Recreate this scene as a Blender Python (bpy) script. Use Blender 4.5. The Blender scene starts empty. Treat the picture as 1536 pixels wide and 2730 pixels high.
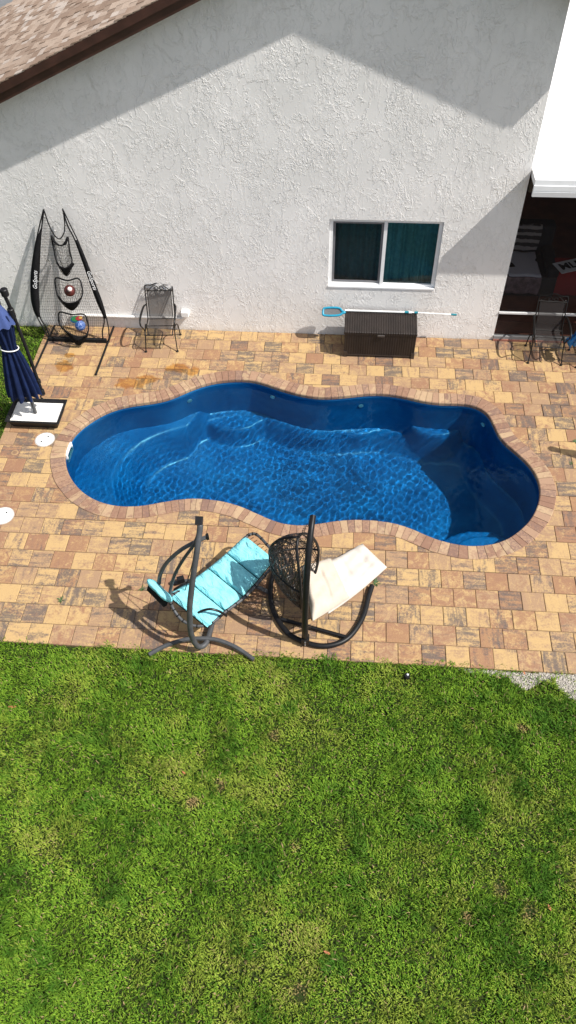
import bpy, bmesh, math, random
import numpy as np
from mathutils import Vector, Matrix
from mathutils.geometry import delaunay_2d_cdt
R = math.radians
rng = random.Random(7)
nr = np.random.default_rng(11)
sc = bpy.context.scene
col = sc.collection

# ---------------------------------------------------------------- camera
def cam_axes(pitch, yaw, roll):
    cp, sp = math.cos(pitch), math.sin(pitch)
    fwd = np.array([0, cp, -sp]); up = np.array([0, sp, cp]); rt = np.array([1., 0, 0])
    c, s = math.cos(roll), math.sin(roll)
    rt, up = c*rt + s*up, -s*rt + c*up
    Rz = np.array([[math.cos(yaw), -math.sin(yaw), 0], [math.sin(yaw), math.cos(yaw), 0], [0, 0, 1]])
    return Rz @ np.stack([rt, up, fwd], 1)
FPX = 2111.0
CR = cam_axes(0.882717, 0.0914806, -0.024834)
CC = np.array([0, -11.81, 9.2])
cam = bpy.data.cameras.new("camera"); camo = bpy.data.objects.new("camera", cam); col.objects.link(camo)
cam.sensor_fit = 'VERTICAL'; cam.sensor_height = 36; cam.lens = 36*FPX/2730
cam.clip_start = .1; cam.clip_end = 2000
M = Matrix.Identity(4)
for i in range(3):
    M[i][0] = CR[i, 0]; M[i][1] = CR[i, 1]; M[i][2] = -CR[i, 2]; M[i][3] = CC[i]
camo.matrix_world = M
sc.camera = camo
# a photo pixel gives a direction; the plane it lies on gives the point
def ray(x, y): return CR @ np.array([(x-768)/FPX, -(y-1365)/FPX, 1.])
def G(x, y, z=0.):
    d = ray(x, y); return CC + d*((z-CC[2])/d[2])
def W(x, y, Y=0.):
    d = ray(x, y); return CC + d*((Y-CC[1])/d[1])

# ---------------------------------------------------------------- sky, sun, exposure
SUN = Vector((-1, .285, -1.33)).normalized()          # direction the light travels
wd = bpy.data.worlds.new("World"); sc.world = wd; wd.use_nodes = True
wn = wd.node_tree.nodes; wl = wd.node_tree.links
sky = wn.new("ShaderNodeTexSky"); sky.sky_type = 'NISHITA'; sky.sun_disc = False
sky.sun_elevation = math.asin(-SUN.z); sky.sun_rotation = math.atan2(-SUN.x, -SUN.y)
sky.dust_density = 1.5
hs_ = wn.new("ShaderNodeHueSaturation"); hs_.inputs["Saturation"].default_value = .5
wl.new(sky.outputs[0], hs_.inputs["Color"]); wl.new(hs_.outputs[0], wn["Background"].inputs[0]); wn["Background"].inputs[1].default_value = .12
sl = bpy.data.lights.new("sun", 'SUN'); sl.energy = 5.0; sl.angle = R(.55); sl.color = (1, .96, .9)
so = bpy.data.objects.new("sun", sl); col.objects.link(so)
so.rotation_euler = SUN.to_track_quat('-Z', 'Y').to_euler(); so.location = (12, -4, 16)
sc.view_settings.view_transform = 'Standard'; sc.view_settings.look = 'None'
sc.view_settings.exposure = .48; sc.view_settings.gamma = 1
sc.view_settings.use_curve_mapping = False
sc.cycles.use_denoising = True
sc.cycles.max_bounces = 8; sc.cycles.transparent_max_bounces = 16
sc.cycles.diffuse_bounces = 3

# ---------------------------------------------------------------- helpers
LOC = {}
def setp(o, label=None, cat=None, group=None, kind=None):
    if label: o["label"] = label
    if cat: o["category"] = cat
    if group: o["group"] = group
    if kind: o["kind"] = kind
    return o
def empty(name, loc=(0, 0, 0), label=None, cat=None, group=None):
    o = bpy.data.objects.new(name, None); col.objects.link(o); o.location = loc
    o.empty_display_size = .1
    LOC[o] = np.array(loc, float); return setp(o, label, cat, group)

class MB:
    def __init__(s): s.v = []; s.f = []
    def add(s, vs, fs):
        n = len(s.v); s.v += [tuple(map(float, p)) for p in vs]; s.f += [tuple(i+n for i in f) for f in fs]; return s
    def box(s, x0, x1, y0, y1, z0, z1):
        return s.add([(x0,y0,z0),(x1,y0,z0),(x1,y1,z0),(x0,y1,z0),(x0,y0,z1),(x1,y0,z1),(x1,y1,z1),(x0,y1,z1)],
            [(0,3,2,1),(4,5,6,7),(0,1,5,4),(1,2,6,5),(2,3,7,6),(3,0,4,7)])
    def obox(s, c, ax, ay, az, h):
        c = np.array(c, float); ax, ay, az = [np.array(a, float) for a in (ax, ay, az)]
        P = []
        for dz in (-1, 1):
            for dx, dy in ((-1,-1),(1,-1),(1,1),(-1,1)):
                P.append(c + ax*dx*h[0] + ay*dy*h[1] + az*dz*h[2])
        return s.add(P, [(0,3,2,1),(4,5,6,7),(0,1,5,4),(1,2,6,5),(2,3,7,6),(3,0,4,7)])
    def tube(s, pts, r, n=8, closed=False, caps=True):
        P = [np.array(p, float) for p in pts]; m = len(P)
        rs = r if hasattr(r, '__len__') else [r]*m
        up = None; rings = []
        for i in range(m):
            if closed: t = P[(i+1) % m]-P[i-1]
            else: t = P[min(i+1, m-1)]-P[max(i-1, 0)]
            t = t/(np.linalg.norm(t)+1e-12)
            if up is None:
                a = np.array([0, 0, 1.]) if abs(t[2]) < .9 else np.array([1., 0, 0])
                up = np.cross(np.cross(t, a), t)
            up = up - t*np.dot(up, t); up /= np.linalg.norm(up)+1e-12
            b = np.cross(t, up)
            rings.append([P[i]+rs[i]*(up*math.cos(2*math.pi*k/n)+b*math.sin(2*math.pi*k/n)) for k in range(n)])
        vs = [q for rg in rings for q in rg]; fs = []
        for i in range(m if closed else m-1):
            j = (i+1) % m
            for k in range(n):
                fs.append((i*n+k, i*n+(k+1) % n, j*n+(k+1) % n, j*n+k))
        if caps and not closed:
            fs.append(tuple(range(n-1, -1, -1))); fs.append(tuple(range((m-1)*n, m*n)))
        return s.add(vs, fs)
    def lathe(s, prof, c, n=24):
        vs = []; fs = []
        for (r_, z) in prof:
            for k in range(n):
                a = 2*math.pi*k/n; vs.append((c[0]+r_*math.cos(a), c[1]+r_*math.sin(a), c[2]+z))
        for i in range(len(prof)-1):
            for k in range(n):
                fs.append((i*n+k, i*n+(k+1) % n, (i+1)*n+(k+1) % n, (i+1)*n+k))
        fs.append(tuple(range(n-1, -1, -1))); fs.append(tuple(range((len(prof)-1)*n, len(prof)*n)))
        return s.add(vs, fs)
    def grid(s, fn, nu, nv, closeu=False):
        vs = [fn(i/(nu if closeu else nu-1), j/(nv-1)) for j in range(nv) for i in range(nu)]
        fs = []
        for j in range(nv-1):
            for i in range(nu if closeu else nu-1):
                k = (i+1) % nu
                fs.append((j*nu+i, j*nu+k, (j+1)*nu+k, (j+1)*nu+i))
        return s.add(vs, fs)

def mesh_obj(name, mb, mat, parent=None, smooth=False, local=False, recalc=True, link=True):
    me = bpy.data.meshes.new(name)
    V = np.array(mb.v, float).reshape(-1, 3)
    if parent is not None and not local: V = V - LOC[parent]
    me.from_pydata(V.tolist(), [], mb.f)
    if recalc:
        bm = bmesh.new(); bm.from_mesh(me); bmesh.ops.recalc_face_normals(bm, faces=bm.faces); bm.to_mesh(me); bm.free()
    if smooth: me.shade_smooth() if hasattr(me, 'shade_smooth') else None
    if smooth == 'auto':
        me.set_sharp_from_angle(angle=R(40))
    me.materials.append(mat)
    o = bpy.data.objects.new(name, me)
    if link: col.objects.link(o)
    if parent is not None:
        o.parent = parent; LOC[o] = LOC[parent] if not local else np.zeros(3)
    else: LOC[o] = np.zeros(3)
    return o
def add_mod(o, bevel=None, seg=2, solid=None, sub=None):
    if solid: m = o.modifiers.new("s", 'SOLIDIFY'); m.thickness = solid; m.offset = 0
    if sub: m = o.modifiers.new("u", 'SUBSURF'); m.levels = sub; m.render_levels = sub
    if bevel: m = o.modifiers.new("b", 'BEVEL'); m.width = bevel; m.segments = seg; m.limit_method = 'ANGLE'
    return o
def copy_tree(o, parent=None):
    c = o.copy(); col.objects.link(c); c.parent = parent
    LOC[c] = LOC.get(o, np.zeros(3))
    for ch in list(o.children): copy_tree(ch, c)
    return c
def spline(pts, n=6, closed=False):
    P = [np.array(p, float) for p in pts]; m = len(P); out = []
    for i in range(m if closed else m-1):
        if closed: a, b, c, d = P[i-1], P[i], P[(i+1) % m], P[(i+2) % m]
        else: a, b, c, d = P[max(i-1, 0)], P[i], P[i+1], P[min(i+2, m-1)]
        for k in range(n):
            t = k/n
            out.append(.5*((2*b)+(c-a)*t+(2*a-5*b+4*c-d)*t*t+(3*b-a-3*c+d)*t**3))
    if not closed: out.append(P[-1])
    return out

# ---- node materials
class NT:
    def __init__(s, name):
        s.m = bpy.data.materials.new(name); s.m.use_nodes = True
        s.n = s.m.node_tree.nodes; s.l = s.m.node_tree.links
        s.b = s.n["Principled BSDF"]; s.out = s.n["Material Output"]
    def new(s, t, **kw):
        x = s.n.new("ShaderNode"+t)
        for k, v in kw.items(): setattr(x, k, v)
        return x
    def put(s, sock, v):
        if isinstance(v, bpy.types.NodeSocket): s.l.new(v, sock)
        else:
            if sock.type == 'RGBA' and len(v) == 3: v = (*v, 1)
            sock.default_value = v
    def math(s, op, a, b=0., clamp=False):
        x = s.new("Math", operation=op, use_clamp=clamp); s.put(x.inputs[0], a); s.put(x.inputs[1], b); return x.outputs[0]
    def vmath(s, op, a, b=(0, 0, 0)):
        x = s.new("VectorMath", operation=op); s.put(x.inputs[0], a)
        if op == 'SCALE': s.put(x.inputs[3], b)
        else: s.put(x.inputs[1], b)
        return x.outputs[1] if op in ('LENGTH', 'DISTANCE', 'DOT_PRODUCT') else x.outputs[0]
    def noise(s, vec, scale, detail=3, rough=.55, dist=0., color=False):
        x = s.new("TexNoise"); s.put(x.inputs["Vector"], vec); s.put(x.inputs["Scale"], scale)
        x.inputs["Detail"].default_value = detail; x.inputs["Roughness"].default_value = rough; x.inputs["Distortion"].default_value = dist
        return x.outputs[1 if color else 0]
    def voro(s, vec, scale, feature='F1', rand=1.):
        x = s.new("TexVoronoi", feature=feature); s.put(x.inputs["Vector"], vec); s.put(x.inputs["Scale"], scale)
        x.inputs["Randomness"].default_value = rand
        return x.outputs[0]
    def ss(s, v, a, b):
        x = s.new("MapRange", interpolation_type='SMOOTHSTEP'); s.put(x.inputs[0], v); x.inputs[1].default_value = a; x.inputs[2].default_value = b
        return x.outputs[0]
    def mr(s, v, a, b, c, d):
        x = s.new("MapRange"); s.put(x.inputs[0], v)
        for i, q in enumerate((a, b, c, d)): x.inputs[i+1].default_value = q
        return x.outputs[0]
    def mix(s, f, a, b, blend='MIX'):
        x = s.new("Mix", data_type='RGBA', blend_type=blend); s.put(x.inputs[0], f); s.put(x.inputs[6], a); s.put(x.inputs[7], b); return x.outputs[2]
    def pos(s): return s.new("NewGeometry").outputs["Position"]
    def objc(s): return s.new("TexCoord").outputs["Object"]
    def attr(s, n):
        x = s.new("Attribute", attribute_name=n); return x
    def bump(s, h, strength=.5, dist=.01):
        x = s.new("Bump"); s.put(x.inputs["Height"], h); x.inputs["Strength"].default_value = strength; x.inputs["Distance"].default_value = dist
        s.l.new(x.outputs[0], s.b.inputs["Normal"]); return x.outputs[0]
    def done(s, color=None, rough=None, metal=None, spec=None):
        if color is not None: s.put(s.b.inputs["Base Color"], color)
        if rough is not None: s.put(s.b.inputs["Roughness"], rough)
        if metal is not None: s.put(s.b.inputs["Metallic"], metal)
        if spec is not None: s.put(s.b.inputs["Specular IOR Level"], spec)
        return s.m
def plain(name, c, rough=.6, metal=0, var=.12, scale=14, bump=0., spec=.5):
    t = NT(name); p = t.pos()
    n = t.noise(p, scale, 4, .6)
    cc = t.mix(t.ss(n, .3, .75), tuple(x*(1-var) for x in c), tuple(min(1, x*(1+var)) for x in c))
    if bump: t.bump(t.noise(p, scale*6, 3), bump, .005)
    return t.done(cc, rough, metal, spec)
def seethrough(name, c, alpha, rough=.8, weave=0):
    t = NT(name); tr = t.new("BsdfTransparent"); mx = t.new("MixShader")
    t.done(c, rough, 0, .2)
    mx.inputs[0].default_value = alpha
    t.l.new(tr.outputs[0], mx.inputs[1]); t.l.new(t.b.outputs[0], mx.inputs[2]); t.l.new(mx.outputs[0], t.out.inputs[0])
    return t.m

# ---------------------------------------------------------------- materials
def m_paver():
    t = NT("paver_concrete"); p = t.pos(); a = t.attr("rnd")
    off = t.vmath('SCALE', a.outputs["Vector"], 53.)
    sep = t.new("SeparateXYZ"); t.l.new(a.outputs["Vector"], sep.inputs[0])
    r1, r2, r3 = sep.outputs
    v = t.vmath('ADD', p, off)
    va = t.vmath('MULTIPLY', v, (2.2, 15., 1.)); vb = t.vmath('MULTIPLY', v, (13., 2.6, 1.))
    n1a = t.noise(va, 1., 5, .62, .5); n1b = t.noise(vb, 1., 5, .62, .5)
    sel = t.math('GREATER_THAN', t.math('FRACT', t.math('MULTIPLY', r1, 7.31)), .42)
    mx = t.new("Mix", data_type='FLOAT'); t.put(mx.inputs[0], sel); t.put(mx.inputs[2], n1b); t.put(mx.inputs[3], n1a)
    n1 = mx.outputs[0]
    n2 = t.noise(v, 6., 6, .7, .8)
    k = t.math('ADD', t.math('MULTIPLY', t.math('ADD', n1, n2), .5), t.math('MULTIPLY', t.math('SUBTRACT', r1, .5), .22))
    cream = (.415, .275, .124); tan = (.28, .175, .103); terra = (.228, .112, .065); char = (.082, .07, .066)
    gr = t.noise(v, 38., 5, .75, .3)
    k = t.math('ADD', k, t.math('MULTIPLY', t.math('SUBTRACT', gr, .5), .55))
    c = t.mix(t.ss(k, .37, .61), cream, tan)
    kr = t.math('ADD', t.math('ADD', n2, t.math('MULTIPLY', t.math('SUBTRACT', gr, .5), .4)), t.math('MULTIPLY', t.math('SUBTRACT', r2, .5), .5))
    c = t.mix(t.math('MULTIPLY', t.ss(kr, .47, .72), .75), c, terra)
    kd = t.math('ADD', t.math('ADD', t.math('MULTIPLY', n1, .75), t.math('MULTIPLY', t.noise(v, 9., 4, .65), .35)), t.math('MULTIPLY', t.math('SUBTRACT', r3, .5), .36))
    kd = t.math('ADD', kd, t.math('MULTIPLY', t.math('SUBTRACT', gr, .5), .5))
    c = t.mix(t.math('MULTIPLY', t.ss(kd, .57, .8), .8), c, char)
    sp = t.noise(p, 95., 3, .7)
    c = t.mix(t.ss(sp, .56, .74), c, t.mix(.45, c, (.12, .085, .06)))
    c = t.mix(t.math('MULTIPLY', t.ss(sp, .44, .3), .35), c, (.52, .4, .25))
    # damp ochre stains beside the pool
    wob = t.math('MULTIPLY', t.math('SUBTRACT', t.noise(p, 6., 5, .65), .5), 2.)
    st = None
    for (x, y, rx, ry) in ((-4.95, -1.16, .17, .16), (-3.36, -1.42, .2, .11), (-3.62, -1.55, .3, .13), (-2.87, -1.10, .22, .13), (-2.6, -1.17, .12, .12), (-4.9, -.85, .1, .07)):
        d = t.vmath('MULTIPLY', t.vmath('SUBTRACT', p, (x, y, 0)), (1/rx, 1/ry, 0))
        e = t.math('ADD', t.vmath('LENGTH', d), wob)
        mk = t.ss(e, 1.15, .75)
        st = mk if st is None else t.math('MAXIMUM', st, mk)
    c = t.mix(t.math('MULTIPLY', st, .9), c, t.mix(1., c, (.86, .62, .30), 'MULTIPLY'))
    t.bump(t.math('ADD', n2, t.math('MULTIPLY', sp, .7)), .35, .004)
    return t.done(c, t.mr(st, 0, 1, .82, .4), 0, .3)
M_PAVER = m_paver()
def m_brick():
    t = NT("coping_brick"); p = t.pos(); a = t.attr("rnd")
    v = t.vmath('ADD', p, t.vmath('SCALE', a.outputs["Vector"], 41.))
    sep = t.new("SeparateXYZ"); t.l.new(a.outputs["Vector"], sep.inputs[0]); r1, r2, r3 = sep.outputs
    n = t.noise(v, 9., 5, .65, .6); n2 = t.noise(v, 26., 4, .7, .4)
    k = t.math('ADD', t.math('MULTIPLY', t.math('ADD', n, n2), .5), t.math('MULTIPLY', t.math('SUBTRACT', r1, .5), .32))
    c = t.mix(t.ss(k, .36, .66), (.30, .188, .122), (.21, .117, .078))
    c = t.mix(t.math('MULTIPLY', t.ss(t.math('ADD', n2, t.math('MULTIPLY', t.math('SUBTRACT', r2, .5), .5)), .56, .72), .6), c, (.15, .095, .08))
    c = t.mix(t.math('MULTIPLY', t.ss(t.math('ADD', n, t.math('MULTIPLY', t.math('SUBTRACT', r3, .5), .5)), .55, .75), .5), c, (.46, .34, .2))
    t.bump(n2, .3, .004)
    return t.done(c, .8, 0, .3)
M_BRICK = m_brick()
M_SAND = plain("joint_sand", (.20, .14, .09), .95, 0, .3, 60)
M_MORTAR = plain("coping_mortar", (.31, .215, .15), .95, 0, .2, 40)
def m_wall():
    t = NT("stucco"); p = t.pos()
    q = t.vmath('MULTIPLY', p, (1., 1., .8))
    w = t.vmath('ADD', q, t.vmath('SCALE', t.vmath('SUBTRACT', t.noise(q, 6., 3, .6, 0, True), (.5, .5, .5)), .22))
    # trowelled plateaus with ragged raised lips
    n1 = t.noise(w, 1.9, 6, .62, .9)
    pl = t.ss(n1, .494, .506)
    n2 = t.noise(t.vmath('MULTIPLY', w, (2.4, 1, .6)), 3.1, 5, .6, 1.2)
    pl2 = t.ss(n2, .545, .56)
    lip = t.ss(t.math('ABSOLUTE', t.math('SUBTRACT', n1, .5)), .03, .0)
    vs = t.voro(t.vmath('MULTIPLY', w, (1.9, 1, .55)), 5.5, 'DISTANCE_TO_EDGE')
    seam = t.math('MULTIPLY', t.ss(vs, .05, 0.), t.ss(t.noise(q, 1.7, 2), .47, .6))
    rough_zone = t.ss(t.noise(q, 2.3, 3, .5), .46, .62)
    n3 = t.noise(t.vmath('MULTIPLY', w, (1.5, 1, .9)), 12., 4, .6, .8)
    pl3 = t.math('MULTIPLY', t.ss(n3, .50, .535), rough_zone)
    fine = t.noise(p, 150., 2, .5)
    h = t.math('ADD', t.math('MULTIPLY', pl, .5), t.math('MULTIPLY', pl2, .45))
    h = t.math('ADD', h, t.math('MULTIPLY', pl3, .5))
    h = t.math('ADD', h, t.math('MULTIPLY', seam, .5)); h = t.math('ADD', h, t.math('MULTIPLY', lip, .4))
    h = t.math('ADD', h, t.math('MULTIPLY', fine, .04))
    t.bump(h, .62, .0105)
    c = t.mix(t.ss(t.noise(p, .9, 4), .35, .7), (.745, .725, .70), (.825, .80, .775))
    sep = t.new("SeparateXYZ"); t.l.new(p, sep.inputs[0])
    c = t.mix(t.math('MULTIPLY', t.ss(t.math('ADD', sep.outputs[2], t.math('MULTIPLY', t.noise(p, 6., 3), .12)), .16, .05), .35), c, (.55, .48, .4))
    return t.done(c, .9, 0, .2)
M_WALL = m_wall()
M_REVEAL = plain("white_paint", (.74, .74, .73), .6, 0, .04)
M_FRAME = plain("white_vinyl", (.8, .8, .8), .35, 0, .03)
M_SASH = plain("grey_aluminium", (.2, .2, .21), .4, .3, .05)
M_FASCIA = plain("brown_fascia_paint", (.055, .022, .016), .45, 0, .25, 5)
def m_shingle():
    t = NT("roof_shingle"); p = t.pos(); a = t.attr("rnd")
    sep = t.new("SeparateXYZ"); t.l.new(a.outputs["Vector"], sep.inputs[0]); r1, r2, r3 = sep.outputs
    k = t.math('ADD', r1, t.math('MULTIPLY', t.math('SUBTRACT', t.noise(p, 2.2, 3), .5), 1.))
    c = t.mix(t.ss(k, .15, .9), (.25, .175, .128), (.40, .31, .243))
    c = t.mix(t.ss(r2, .86, .96), c, (.46, .39, .335))
    c = t.mix(t.ss(t.noise(p, 130., 2), .5, .75), c, (.12, .085, .07))
    t.bump(t.noise(p, 160., 2), .4, .004)
    return t.done(c, .95, 0, .15)
M_SHINGLE = m_shingle()
def m_glass(name, tint):
    t = NT(name); tr = t.new("BsdfTransparent"); gl = t.new("BsdfGlossy"); fr = t.new("Fresnel"); mx = t.new("MixShader")
    tr.inputs[0].default_value = (*tint, 1); gl.inputs["Roughness"].default_value = .02; fr.inputs[0].default_value = 1.3
    t.l.new(fr.outputs[0], mx.inputs[0]); t.l.new(tr.outputs[0], mx.inputs[1]); t.l.new(gl.outputs[0], mx.inputs[2]); t.l.new(mx.outputs[0], t.out.inputs[0])
    return t.m
M_GLASS = m_glass("window_glass", (.72, .84, .84))
M_CURTAIN = plain("teal_curtain", (.15, .285, .30), .9, 0, .15)
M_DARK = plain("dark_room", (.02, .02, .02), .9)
M_BLACK = plain("black_metal", (.009, .009, .010), .42, 0, .2, 20, 0, .22)
M_GREY = plain("grey_metal_tube", (.06, .062, .066), .45, 0, .18, 8, 0, .3)
M_BLACKP = plain("black_plastic", (.010, .010, .011), .45, 0, .2, 10, 0, .25)
M_BLACKF = plain("black_fabric", (.009, .009, .010), .8, 0, .3, 20, .3, .15)
M_LASH = plain("black_cord", (.006, .006, .006), .8, 0, .1, 10, 0, .1)
M_CHAIR = plain("wrought_iron", (.010, .009, .0085), .5, 0, .2, 30, 0, .25)
M_SLING = seethrough("sling_mesh", (.03, .026, .025), .6)
M_SLING2 = M_SLING
def m_water():
    t = NT("pool_water")
    gl = t.new("BsdfGlass"); gl.inputs["Color"].default_value = (.5, .92, 1, 1); gl.inputs["Roughness"].default_value = 0.; gl.inputs["IOR"].default_value = 1.28
    t.l.new(gl.outputs[0], t.out.inputs[0])
    return t.m
def m_shell():
    t = NT("blue_gelcoat"); p = t.pos()
    n = t.noise(p, 1.6, 4, .6); sp = t.noise(p, 120., 2)
    c = t.mix(t.ss(n, .35, .7), (.005, .083, .235), (.010, .13, .325))
    c = t.mix(t.ss(sp, .62, .75), c, (.04, .19, .38))
    return t.done(c, .35, 0, .4)
M_SHELL = m_shell()

# ---------------------------------------------------------------- pool outline (inner coping edge, traced on the ground plane)
PXO = [(172.5,1230),(174.9,1197),(196.6,1156),(230,1127),(269,1102.5),(308,1085.6),(361,1074.5),(409,1069),(453,1059),(486.5,1044.5),(520,1030),(559,1018),(602,1011.7),(641,1010),(680,1013),(709,1022),(747,1035),(796,1049),(830,1055),(867,1057.5),(921,1053.7),(985,1047),(1028,1048),(1081,1056),(1135,1069),(1183,1073.5),(1231,1073.5),(1269,1080.5),(1301,1100),(1317,1131),(1338,1171.5),(1376,1203.6),(1413,1238.5),(1436,1276),(1442,1313),(1432,1356),(1411,1391),(1376,1423),(1338,1444.6),(1295.5,1453.7),(1242,1455),(1188,1444.6),(1145.6,1431),(1113,1415),(1070.6,1399),(1027.7,1390),(985,1385.7),(947,1384.6),(904.6,1387),(867,1392.7),(829.6,1399),(792,1400.5),(760,1397),(728,1387.5),(689,1370.6),(641,1349),(597.6,1336.8),(549,1329.6),(510.6,1328),(472,1331),(428.5,1339),(390,1346.5),(351,1350),(312.6,1349),(269,1339),(230,1320),(201,1293),(182,1264)]
raw = np.array([G(x, y, .015)[:2] for x, y in PXO])
crv = np.array([p[:2] for p in spline([(x, y, 0) for x, y in raw], 12, True)])
def resample(c, n):
    d = np.r_[0, np.cumsum(np.linalg.norm(np.diff(np.vstack([c, c[:1]]), axis=0), axis=1))]
    cc = np.vstack([c, c[:1]]); s = np.linspace(0, d[-1], n, endpoint=False)
    return np.stack([np.interp(s, d, cc[:, k]) for k in (0, 1)], 1), d[-1]
POOL, PERIM = resample(crv, 420)
for _ in range(14):        # even out the hand-traced wobble
    POOL = .5*POOL + .25*np.roll(POOL, 1, 0) + .25*np.roll(POOL, -1, 0)
POOL, PERIM = resample(POOL, 420)
def normals(c):
    t = np.roll(c, -1, 0)-np.roll(c, 1, 0); t /= np.linalg.norm(t, axis=1)[:, None]
    return np.stack([-t[:, 1], t[:, 0]], 1)     # clockwise outline: left of travel points outward
area = .5*np.sum(POOL[:, 0]*np.roll(POOL[:, 1], -1)-np.roll(POOL[:, 0], -1)*POOL[:, 1])
NRM = normals(POOL) * (1 if area < 0 else -1)
COPW = .235
MID = POOL + NRM*.12
OUT = POOL + NRM*COPW
def sdist(P, c):          # signed distance to a closed outline, positive inside
    P = np.asarray(P, float); a = c; b = np.roll(c, -1, 0); best = np.full(len(P), 1e9); ins = np.zeros(len(P), bool)
    for i in range(len(a)):
        ab = b[i]-a[i]; ap = P-a[i]; tt = np.clip((ap@ab)/(ab@ab), 0, 1)
        best = np.minimum(best, np.linalg.norm(ap-tt[:, None]*ab, axis=1))
        cr = ((a[i, 1] > P[:, 1]) != (b[i, 1] > P[:, 1]))
        if cr.any():
            xx = (b[i, 0]-a[i, 0])*(P[:, 1]-a[i, 1])/(b[i, 1]-a[i, 1]+1e-15)+a[i, 0]
            ins ^= cr & (P[:, 0] < xx)
    return np.where(ins, best, -best)

def sheet_with_hole(rect, hole, z):
    x0, x1, y0, y1 = rect
    vs = [Vector((x0, y0)), Vector((x1, y0)), Vector((x1, y1)), Vector((x0, y1))] + [Vector(p) for p in hole]
    n = len(hole); es = [(0, 1), (1, 2), (2, 3), (3, 0)] + [(4+i, 4+(i+1) % n) for i in range(n)]
    v, e, f, *_ = delaunay_2d_cdt(vs, es, [], 0, 1e-5)
    cen = np.array([np.mean([v[i] for i in q], axis=0) for q in f]); k = sdist(cen, np.array(hole)) < 0
    mb = MB(); mb.add([(p[0], p[1], z) for p in v], [tuple(q) for q, kk in zip(f, k) if kk]); return mb

# ================================================================ THE SETTING
def m_soil():
    t = NT("soil"); p = t.pos()
    n = t.noise(p, 3., 5); n2 = t.noise(p, 40., 3)
    c = t.mix(t.ss(n, .35, .65), (.018, .034, .007), (.028, .042, .010))
    c = t.mix(t.ss(n2, .5, .7), c, (.04, .032, .018))
    return t.done(c, .95, 0, .1)
M_SOIL = m_soil()
hole4 = MID[::4]
ground = setp(mesh_obj("ground", sheet_with_hole((-150, 150, -150, 150), hole4, -.045), M_SOIL, recalc=False), kind="structure")
PX0, PX1, PY0 = -5.52, 5.6, -6.73
patio = setp(mesh_obj("patio", sheet_with_hole((PX0, PX1, PY0, -.002), hole4, -.014), M_SAND, recalc=False), kind="structure")
patio["label"] = "paved pool deck of multicoloured square pavers"
road = setp(mesh_obj("road", MB().box(-40, 30, 12, 40, -.04, -.02), plain("grey_concrete", (.125, .13, .135), .9, 0, .1, 3)), kind="structure")

# ---- pavers
PA, PB, PW, PPH = .277, .00068, .3093, 1.227
def rowy(i): return -(PA*i + PB*i*i)
out_small = OUT[::3] - NRM[::3]*.02
def paver_rnd():
    return (rng.random(), rng.random(), rng.random())
def set_rnd(me, vals):
    at = me.attributes.new("rnd", 'FLOAT_VECTOR', 'FACE'); at.data.foreach_set("vector", np.asarray(vals, np.float32).ravel())
def paver_mesh(x0, x1, y0, y1, zt, poly=None):
    mb = MB(); ch = .006
    if poly is None:
        tl = [rng.uniform(-.0018, .0018) for _ in range(4)]
        b = [(x0, y0), (x1, y0), (x1, y1), (x0, y1)]; i_ = [(x0+ch, y0+ch), (x1-ch, y0+ch), (x1-ch, y1-ch), (x0+ch, y1-ch)]
        mb.add([(x, y, -.05) for x, y in b] + [(x, y, zt-.006) for x, y in b] + [(x, y, zt+tl[k]) for k, (x, y) in enumerate(i_)],
               [(8, 9, 10, 11)] + [(4+k, 4+(k+1) % 4, 8+(k+1) % 4, 8+k) for k in range(4)] + [(k, (k+1) % 4, 4+(k+1) % 4, 4+k) for k in range(4)])
    else:
        v, f = poly; n = len(v)
        mb.add([(p[0], p[1], zt) for p in v] + [(p[0], p[1], -.05) for p in v], f)
        ed = {}
        for q in f:
            for a, b in zip(q, q[1:]+q[:1]): ed[(a, b)] = 1
        mb.f += [(b, a, a+n, b+n) for (a, b) in ed if (b, a) not in ed]
    return mb
plist = []
cut = None
for i in range(23):
    y1, y0 = rowy(i)-.0035, rowy(i+1)+.0035
    ph = PPH + (PW/2 if (22-i) % 2 else 0)
    k0 = math.floor((PX0-ph)/PW); k1 = math.ceil((PX1-ph)/PW)
    for k in range(k0, k1):
        x0, x1 = max(ph+k*PW+.003, PX0), min(ph+(k+1)*PW-.003, PX1)
        if x1-x0 < .03: continue
        plist.append((x0+rng.uniform(-.0015, .0015), x1+rng.uniform(-.0015, .0015), y0+rng.uniform(-.0015, .0015), y1+rng.uniform(-.0015, .0015)))
cs = np.array([[(a+b)/2, (c+d)/2] for a, b, c, d in plist]); sd = sdist(cs, out_small)
built = []
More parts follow.
